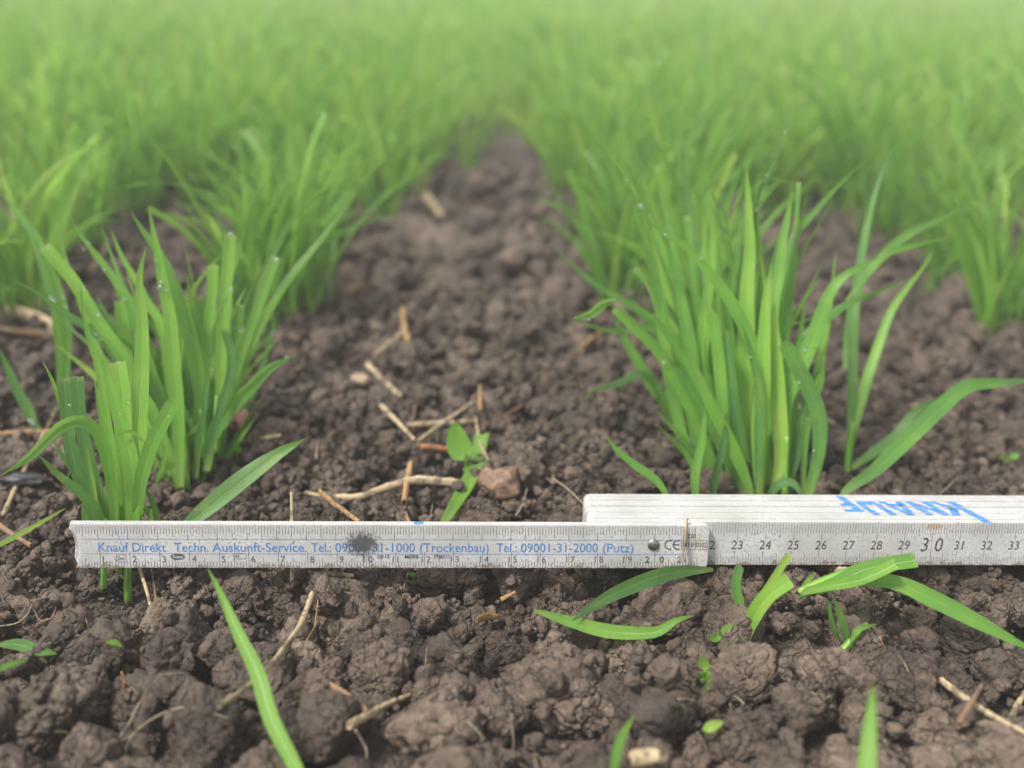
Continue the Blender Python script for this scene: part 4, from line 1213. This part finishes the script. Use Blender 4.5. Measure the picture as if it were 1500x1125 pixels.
# ------------------------------------------------------------------ seedlings
def seedling(label, leaves, stem, D=None):
    D = D or ground_D(stem[0][0], stem[0][1])-.3
    base = P(stem[0][0], stem[0][1], D/100)
    root = empty('weed_seedling', base, label, 'seedling')
    for (pts, W, tint) in leaves:
        mb = MB(); blade(mb, place(pts, (D-.1)/100, (D-.35)/100), W/FPX*D/100, 'oval', tint, (.15, .3), .35, CP, 14, 7)
        link('leaf', mb.mesh('leaf'), M['leaf'], root, origin=base)
    mb = MB(); tube(mb, place(stem, D/100, (D-.1)/100), .0005, .0004, 8, 8, 1, False, .7)
    link('stem', mb.mesh('stem'), M['leaf'], root, origin=base)
seedling('seedling with one big round green leaf standing behind the brown stone', [
    ([(681, 674), (672, 652), (666, 618)], 37, .55), ([(683, 688), (700, 686), (719, 676)], 13, .6), ([(680, 676), (684, 670), (683, 664)], 6, .7)], [(680, 692), (682, 680), (680, 668)])
seedling('two-leaved seedling left of the cut wheat shoot below the 23 mark', [
    ([(1056, 930), (1048, 934), (1035, 932)], 13, .78), ([(1057, 928), (1062, 924), (1073, 914)], 13, .78), ([(1056, 932), (1054, 926), (1051, 922)], 5, .8)], [(1062, 952), (1058, 938), (1056, 928)])
seedling('tiny seedling with a pointed leaf above two small ones in a soil crack', [
    ([(1032, 982), (1031, 972), (1028, 960)], 17, .85), ([(1034, 990), (1028, 987), (1024, 985)], 9, .85), ([(1034, 991), (1036, 987), (1042, 985)], 9, .85), ([(1034, 998), (1030, 997), (1026, 993)], 8, .85), ([(1035, 998), (1038, 996), (1041, 992)], 8, .85)], [(1038, 1012), (1036, 998), (1032, 982)])
seedling('single flat bright leaf seedling on the soil near the bottom right of the hollow straw', [
    ([(1030, 1068), (1042, 1064), (1060, 1057)], 16, .9)], [(1034, 1075), (1032, 1071), (1030, 1068)])
seedling('small green seedling just under the lower edge of the rule near the 11 mark', [
    ([(611, 846), (604, 842), (598, 840)], 8, .6), ([(612, 846), (618, 841), (626, 838)], 9, .6), ([(611, 850), (606, 852), (600, 856)], 7, .6), ([(612, 850), (618, 852), (622, 850)], 8, .6)], [(611, 862), (611, 854), (611, 846)])
seedling('tiny round-leaved seedling on the soil right of the left wheat clump', [
    ([(346, 664), (348, 660), (350, 653)], 12, .5)], [(346, 668), (346, 666), (346, 663)])
seedling('blurred pair of small light leaves on bare soil near the right edge', [
    ([(1478, 672), (1472, 670), (1464, 671)], 12, .8), ([(1480, 671), (1486, 668), (1494, 666)], 11, .8)], [(1479, 678), (1479, 674), (1479, 671)])
seedling('small light green seedling at the edge of the dark leaf below the 19 mark', [
    ([(906, 864), (900, 866), (893, 862)], 7, .75), ([(907, 864), (912, 868), (916, 872)], 6, .75)], [(908, 872), (907, 868), (906, 864)])

# ------------------------------------------------------------------ straw, roots and stones on the soil
def straw(label, pts, W, mat='straw', flat=.75, hollow=True, lift=.0, D=None, name='straw_piece', cat='straw', taper=.9, sides=12):
    if D is None:
        # follow the soil roughly, never sinking far below it
        f = []
        for a, b in zip(pts, pts[1:]): f += [(a[0]+(b[0]-a[0])*t, a[1]+(b[1]-a[1])*t) for t in (0, .33, .66)]
        f.append(pts[-1])
        hd = [ray_hit(*p) for p in f]
        k = np.polyfit(range(len(hd)), hd, 1); line = [k[0]*i+k[1] for i in range(len(hd))]
        r = W/FPX*line[0]*.5
        sh = min(0, max(-.010, sorted(a-b for a, b in zip(hd, line))[max(0, len(hd)//9)]))
        idx = [i*3 for i in range(len(pts)-1)]+[len(f)-1]
        ds = [line[i]+sh-r*.6-lift for i in idx]
    else:
        ds = [D[0]+(D[1]-D[0])*i/(len(pts)-1) for i in range(len(pts))]; r = W/FPX*ds[0]*.5
    p3 = [P(p[0], p[1], d) for p, d in zip(pts, ds)]
    r *= .86; mb = MB(); tube(mb, p3, r, r*taper*.92, 30, sides, flat*.85, hollow, .5, .13)
    return tag(link(name, mb.mesh(name), M[mat], origin=p3[0]), label, cat)
straw('long pale straw stalk leaning from the left edge up beside the front left plant', [(4, 758), (30, 700), (62, 640), (84, 598)], 12)
straw('orange tan straw lying level at the left edge behind the leaning stalk', [(-6, 637), (55, 634), (114, 634)], 12, 'gold')
straw('upright pale straw passing behind the rule at the 7 mark', [(428, 852), (428, 800), (427, 722)], 11, D=(.342, .352))
straw('short golden straw slanting down to the rule between the 8 and 10 marks', [(468, 720), (495, 742), (527, 765)], 9, 'gold')
straw('thick bent pale straw lying left of the brown stone', [(490, 730), (530, 728), (562, 716), (606, 704), (640, 705), (674, 708)], 17)
straw('stubby upright golden straw crossing the thick bent straw', [(592, 738), (596, 710), (601, 680)], 17, 'gold', lift=.004)
straw('brown straw stump just behind the rule under the stubby upright straw', [(588, 738), (600, 768)], 12, 'brown')
straw('thin curved straw at the left of the straw heap behind the seedling', [(558, 594), (582, 618), (608, 645)], 9)
straw('slanting straw crossing the heap behind the seedling', [(612, 648), (652, 618), (692, 590)], 10, lift=.003)
straw('level pale straw in the heap behind the seedling', [(596, 624), (645, 620), (692, 617)], 10)
straw('short grey straw standing in the heap behind the seedling', [(603, 632), (608, 592)], 7, 'brown')
straw('out of focus pale straw left behind the straw heap', [(538, 534), (562, 558), (588, 583)], 12)
straw('blurred pale straw beside the golden stub in the track', [(552, 522), (570, 505), (592, 486)], 14)
straw('blurred golden straw stub standing in the track', [(599, 502), (592, 478), (590, 452)], 14, 'gold', lift=.006)
straw('small brown straw standing behind the seedling heap', [(704, 602), (703, 565)], 8, 'gold')
straw('thin straw leaning behind the green leaf by the brown stone', [(716, 676), (704, 650), (696, 612)], 8)
straw('rusty brown husk lying left of the round-leaved seedling', [(618, 654), (642, 657), (667, 662)], 13, 'rust', hollow=False)
straw('thin dark straw right of the heap', [(705, 625), (735, 612), (768, 592)], 6, 'brown')
straw('long straw stalk lying below the 8 mark and pointing down left under the foreground blade', [(458, 868), (440, 915), (412, 955), (385, 988), (352, 1014), (322, 1033)], 12, lift=.011)
straw('brown husk flake standing right of the long straw stalk', [(461, 918), (464, 898), (466, 880)], 13, 'gold', hollow=False, flat=.3)
straw('brown straw splinter below the husk flake', [(443, 948), (455, 930), (468, 908)], 10, 'brown', flat=.5)
straw('curled pale husk beside the brown splinter', [(452, 942), (460, 940), (464, 934)], 8, 'straw', flat=.5)
straw('pale straw splinter poking up below the 2 mark', [(222, 892), (214, 862), (204, 832)], 9, lift=.002)
straw('thin pinkish twig below the 3 mark', [(229, 882), (226, 860), (222, 834)], 5, 'brown', hollow=False)
straw('split pale straw with a ragged end lying above the broad smooth-topped clod', [(512, 1062), (540, 1047), (572, 1030), (600, 1020)], 17, lift=.003)
straw('dark brown straw under the split pale straw', [(484, 1004), (512, 1022), (538, 1042)], 14, 'brown')
straw('straw stalk slanting down to the right edge at the lower right', [(1378, 996), (1410, 1020), (1450, 1046), (1510, 1078)], 11)
straw('short brown straw crossing over the slanting stalk at the lower right', [(1437, 1006), (1420, 1034), (1404, 1062)], 14, 'brown', lift=.005)
straw('pale straw end at the right edge above the slanting stalk', [(1482, 1052), (1492, 1030), (1506, 1008)], 15)
straw('orange straw flake on a clod left of the lying pale leaf', [(699, 909), (712, 903), (728, 904)], 15, 'gold', flat=.3, hollow=False)
straw('small orange straw chip in a crevice above the orange flake', [(734, 878), (755, 867)], 7, 'gold', flat=.4, hollow=False)
straw('flat greenish straw flake just below the rule at the 8 to 9 marks', [(478, 840), (496, 842), (518, 843)], 10, flat=.35, hollow=False)
straw('hollow straw stub with a dark open end at the bottom edge', [(925, 1112), (945, 1109), (972, 1105)], 26, 'straw', flat=.85, lift=.004, sides=18, taper=1.0)
straw('short pinkish straw pieces standing right of the small cut stub', [(1296, 962), (1292, 948), (1288, 934)], 11, 'brown')
straw('blurred golden straw left of the right clump', [(852, 508), (870, 495), (888, 482)], 11, 'gold')
straw('big blurred pale straw at the left edge behind the crop', [(12, 452), (50, 465), (96, 486)], 22)
straw('blurred grey straw lying below the big pale one at the left', [(-10, 480), (40, 488), (90, 490)], 14, 'brown')
straw('blurred upright pale straw between the left blades', [(132, 400), (148, 378), (162, 350)], 12, lift=.004)
straw('slim pale straw lying right of the left clump by the reddish stone', [(348, 646), (380, 643), (412, 638)], 7)
straw('thin straw splinter lying across the rule over the boxed marks', [(999, 823), (1003, 792), (1007, 760)], 8, 'gold', flat=.45, D=(.3395, .3415), name='straw_splinter')
straw('pale husk under the cut green bundle below the rule', [(1196, 832), (1225, 834), (1262, 838)], 11, 'straw', flat=.4, hollow=False)
straw('brown straw at the left edge beside the end of the rule', [(-4, 768), (20, 784), (46, 800)], 11, 'brown')
straw('blurred pale straw right behind the right clump', [(1164, 594), (1190, 604), (1222, 622)], 10, 'straw')
straw('rusty scrap between clods left of the pale clod', [(178, 985), (182, 998), (180, 1010)], 8, 'rust', flat=.5, hollow=False)
straw('straw chip behind the rule near the small golden straw', [(448, 722), (470, 726)], 7)
straw('blurred brown straw bit far along the track', [(690, 262), (712, 268)], 14, 'brown')
straw('blurred pale straw far along the track', [(622, 285), (648, 318)], 16, 'straw')
straw('blurred pale straw lying at the foot of the left crop row', [(500, 432), (530, 420)], 12, 'gold')
for lb, pts, W in (
    ('curved tan root loop at the lower left', [(180, 1118), (190, 1085), (215, 1058), (262, 1037), (300, 1042), (335, 1052)], 4.5),
    ('pale kinked root fibre left of the curved root loop', [(205, 1028), (190, 1058), (174, 1084), (196, 1076)], 4),
    ('fine root fibres at the left edge below the rule', [(-4, 918), (24, 913), (40, 900), (46, 886)], 3.5),
    ('thin u-shaped root fibre on the clod at the left', [(50, 894), (58, 908), (74, 906), (82, 890)], 2.6),
    ('thin pale fibre hanging from the rule near the 11 mark', [(598, 838), (594, 850), (591, 862)], 2.5),
    ('pinkish bent root fibre at the bottom below the dark brown straw', [(520, 1068), (530, 1085), (537, 1100), (536, 1124)], 5),
    ('hair-like fibre hanging down the largest clod', [(748, 1052), (752, 1085), (750, 1122)], 2.2),
    ('fine fibre beside the brown stone reaching the soil', [(756, 755), (766, 738), (772, 715)], 3.5),
    ('pale thread from the soil to the left end of the folded stack', [(808, 700), (830, 715), (858, 741)], 3),
    ('short dry fibre on the soil right of the big seedling', [(812, 708), (800, 700)], 3),
    ('dry grass fibre standing behind the folded rule at the right', [(1376, 726), (1388, 714), (1402, 700)], 4),
    ('thin straight fibre behind the rule at the 6 mark', [(463, 672), (466, 640)], 3),
    ('fine vertical fibre behind the rule left of the green leaf', [(630, 760), (636, 725)], 2.5)):
    straw(lb, pts, W, 'root', flat=1, hollow=False, lift=.0008, name='root_fibre', cat='root', taper=.5, sides=7)
# a faint litter of chaff, too fine to count
mbc = MB()
for _ in range(420):
    y = random.uniform(.17, .75); x = random.uniform(-1, 1)*(y*.58)
    if not (-.40 < x < .48): continue
    z = gz(x, y)+.0006; a = random.uniform(0, math.pi); L_ = random.uniform(.0015, .007); e = random.uniform(-.3, .5)
    p0 = Vector((x, y, z)); p1 = p0+Vector((math.cos(a)*L_, math.sin(a)*L_, e*L_)); q_ = p0-RA
    if -.02 < q_.dot(AX) < .45 and -.045 < q_.dot(NN) < .012: continue
    tube(mbc, [p0, (p0+p1)/2+Vector((0, 0, L_*.1)), p1], random.uniform(.00009, .00035), .0001, 4, 5, .6, False, .5)
ch = link('chaff', mbc.mesh('chaff'), M['root']); tag(ch, 'fine pale chaff and root hairs scattered over the soil', 'chaff', kind='stuff')

def stone(label, px, py, rx, ry, mat, name='stone', D=None, seed=1, dz=.75):
    d = D or ray_hit(px, py+ry*.5)-rx/1441*.35*.25; r = rx/FPX*d; c = P(px, py, d)
    bm = bmesh.new(); bmesh.ops.create_icosphere(bm, subdivisions=5, radius=1)
    rr = random.Random(seed); off = Vector((rr.uniform(-9, 9), rr.uniform(-9, 9), 3))
    planes = [Vector((rr.gauss(0, 1), rr.gauss(0, 1), rr.gauss(0, 1))).normalized() for _ in range(9)]
    ratio = ry/rx
    for v in bm.verts:
        n = v.co.normalized(); k = 1.0
        for pl in planes:
            dd = n.dot(pl)
            if dd > .68: k = min(k, .68/dd+.03)
        k += .05*noise.noise(n*2+off)+.02*noise.noise(n*7+off)+.008*noise.noise(n*20+off)
        v.co = RT*(n.x*k*r)+UP*(n.z*k*r*ratio)+FW*(n.y*k*r*dz)+c
    me = bpy.data.meshes.new(name); bm.to_mesh(me); bm.free()
    return tag(link(name, me, M[mat], origin=c), label, 'stone' if 'stone' in name else 'charcoal')
stone('smooth brown stone with a dark stain lying behind the rule by the green leaf', 730, 706, 43, 29, 'stone', seed=5)
stone('blurred reddish stone at the foot of the left wheat clump', 350, 617, 21, 18, 'redstone', seed=6)
stone('small blurred tan stone in the track near the pale straw', 528, 557, 15, 12, 'tan', seed=8)
stone('blackened wood lump in the soil at the left edge behind the rule', 34, 703, 44, 12, 'coal', name='charred_lump', seed=9)

# ------------------------------------------------------------------ water on the blades
def drop_mesh(r, sd):
    bm = bmesh.new(); bmesh.ops.create_uvsphere(bm, u_segments=20, v_segments=14, radius=r)
    for v in bm.verts: v.co.z *= .95; v.co.z -= .12*r*(v.co.x*v.co.x+v.co.y*v.co.y)/(r*r)
    me = bpy.data.meshes.new('water_droplet'); bm.to_mesh(me); bm.free(); return me
def droplet(px, py, rp, label, group=None, cat='water droplet'):
    best = None
    for rec in BL:
        for p, n, wd in rec[2:]:
            x, y, d = proj(p); e = math.hypot(x-px, y-py); wp = max(2.0, wd/d*FPX)
            sc_ = max(0, e-wp)*3+d*40
            if best is None or sc_ < best[0]: best = (sc_, x, y, d, wp, e)
    _, x, y, d, wp, e = best; r = rp*.8/FPX*d
    if e > wp: px, py = x+(px-x)/e*wp*.7, y+(py-y)/e*wp*.7
    c = P(px, py, d-r*.8-.0003)
    o = link('water_droplet', drop_mesh(r, 0), M['water'], origin=None); o.location = c
    tag(o, label, cat, group)
droplet(230, 422, 6.5, 'large round water droplet in the middle of the left rear wheat plant')
droplet(313, 548, 8, 'bright water droplet at the end of the thin blade in the left clump')
droplet(46, 617, 6.5, 'large water droplet hanging under the arching blade at the far left')
droplet(338, 343, 5, 'water droplet on the square cut tip of the tallest left clump blade')
droplet(939, 305, 4.5, "round water droplet near a bright blade tip at the right clump's left side")
droplet(1178, 512, 3.5, 'water droplet on the browned curled blade tip')
droplet(76, 438, 7, 'flat water bead on the dark blade at the left')
LG = [(110, 368, 3), (146, 400, 3), (97, 436, 4), (101, 447, 3), (147, 461, 4), (133, 420, 3), (236, 413, 3), (244, 425, 3), (224, 382, 3), (327, 384, 2.6), (338, 423, 4), (404, 380, 4), (147, 497, 3),
      (105, 592, 2.5), (183, 580, 2), (188, 590, 2), (176, 606, 1.8), (345, 522, 3), (132, 356, 3), (182, 438, 3), (352, 486, 2.2), (140, 490, 2.5), (276, 735, 2), (420, 524, 4.5), (247, 610, 2)]
for x, y, r in LG: droplet(x, y, r, 'tiny clear water droplet clinging to a blade of the left wheat clump', 'tiny droplets on the left clump')
RG = [(1108, 307, 3), (1121, 245, 2.5), (1118, 258, 2), (1130, 222, 2), (1146, 196, 2.5), (1108, 370, 3), (917, 268, 3), (955, 318, 3), (1152, 342, 2), (1170, 350, 2.2), (992, 392, 2), (988, 404, 1.8),
      (1094, 510, 3), (1099, 523, 2), (1092, 500, 2), (1170, 560, 2.6), (1174, 600, 2), (1164, 528, 2), (1183, 614, 2.5), (1190, 660, 2), (1027, 378, 3), (972, 530, 3.5), (972, 345, 3.5), (1052, 657, 2.2), (1075, 640, 2.2), (862, 468, 2.5), (1140, 505, 3)]
for x, y, r in RG: droplet(x, y, r, 'tiny clear water droplet clinging to a blade of the right wheat clump', 'tiny droplets on the right clump')


# ------------------------------------------------------------------ dew on the blurred crop
mg, tg_, og = newmat('dew'); kg = NT(tg_)
gg = kg.n('BsdfPrincipled', {'Base Color': (1, 1, 1, 1), 'Roughness': 0.0, 'IOR': 1.33, 'Transmission Weight': 1.0}); tg_.links.new(gg.outputs[0], og.inputs[0])
bm = bmesh.new(); bmesh.ops.create_icosphere(bm, subdivisions=3, radius=1); me = bpy.data.meshes.new('t'); bm.to_mesh(me); bm.free()
dv_ = np.array([tuple(v.co) for v in me.vertices]); df_ = np.array([tuple(p.vertices) for p in me.polygons]); bpy.data.meshes.remove(me)
tips = []
for o in [o for o in S.objects if o.name.startswith('wheat_plant') and o.type == 'MESH']:
    if o.location.y < .62: continue
    for tp in random.sample(TIPS[protos.index(o.data)], 3):
        q_ = Matrix.LocRotScale(o.location, o.rotation_euler, o.scale)@tp; tips.append((q_.x, q_.y, q_.z))
DV = np.concatenate([dv_*random.uniform(.0005, .0011)+np.array(t_) for t_ in tips]); DF = np.concatenate([df_+len(dv_)*i for i in range(len(tips))])
dew = link('dew', mesh_np('dew', DV, DF), mg); tag(dew, 'fine dew drops glinting all over the blurred wheat crop', 'dew', kind='stuff')
# ------------------------------------------------------------------ volume added to pale the far crop, standing in for glare
bm = bmesh.new(); bmesh.ops.create_cube(bm, size=1)
for v in bm.verts: v.co = Vector((v.co.x*60, v.co.y*70+20, v.co.z*4.5+1.2))
me = bpy.data.meshes.new('added_haze'); bm.to_mesh(me); bm.free()
mh, th, oh = newmat('added_haze'); kh = NT(th)
pv = kh.n('VolumePrincipled', {'Color': (.95, .97, .93, 1), 'Density': .065, 'Anisotropy': 0.0})
th.links.new(pv.outputs[0], oh.inputs['Volume'])
hz = link('added_haze', me, mh, smooth=False); tag(hz, kind='stuff')
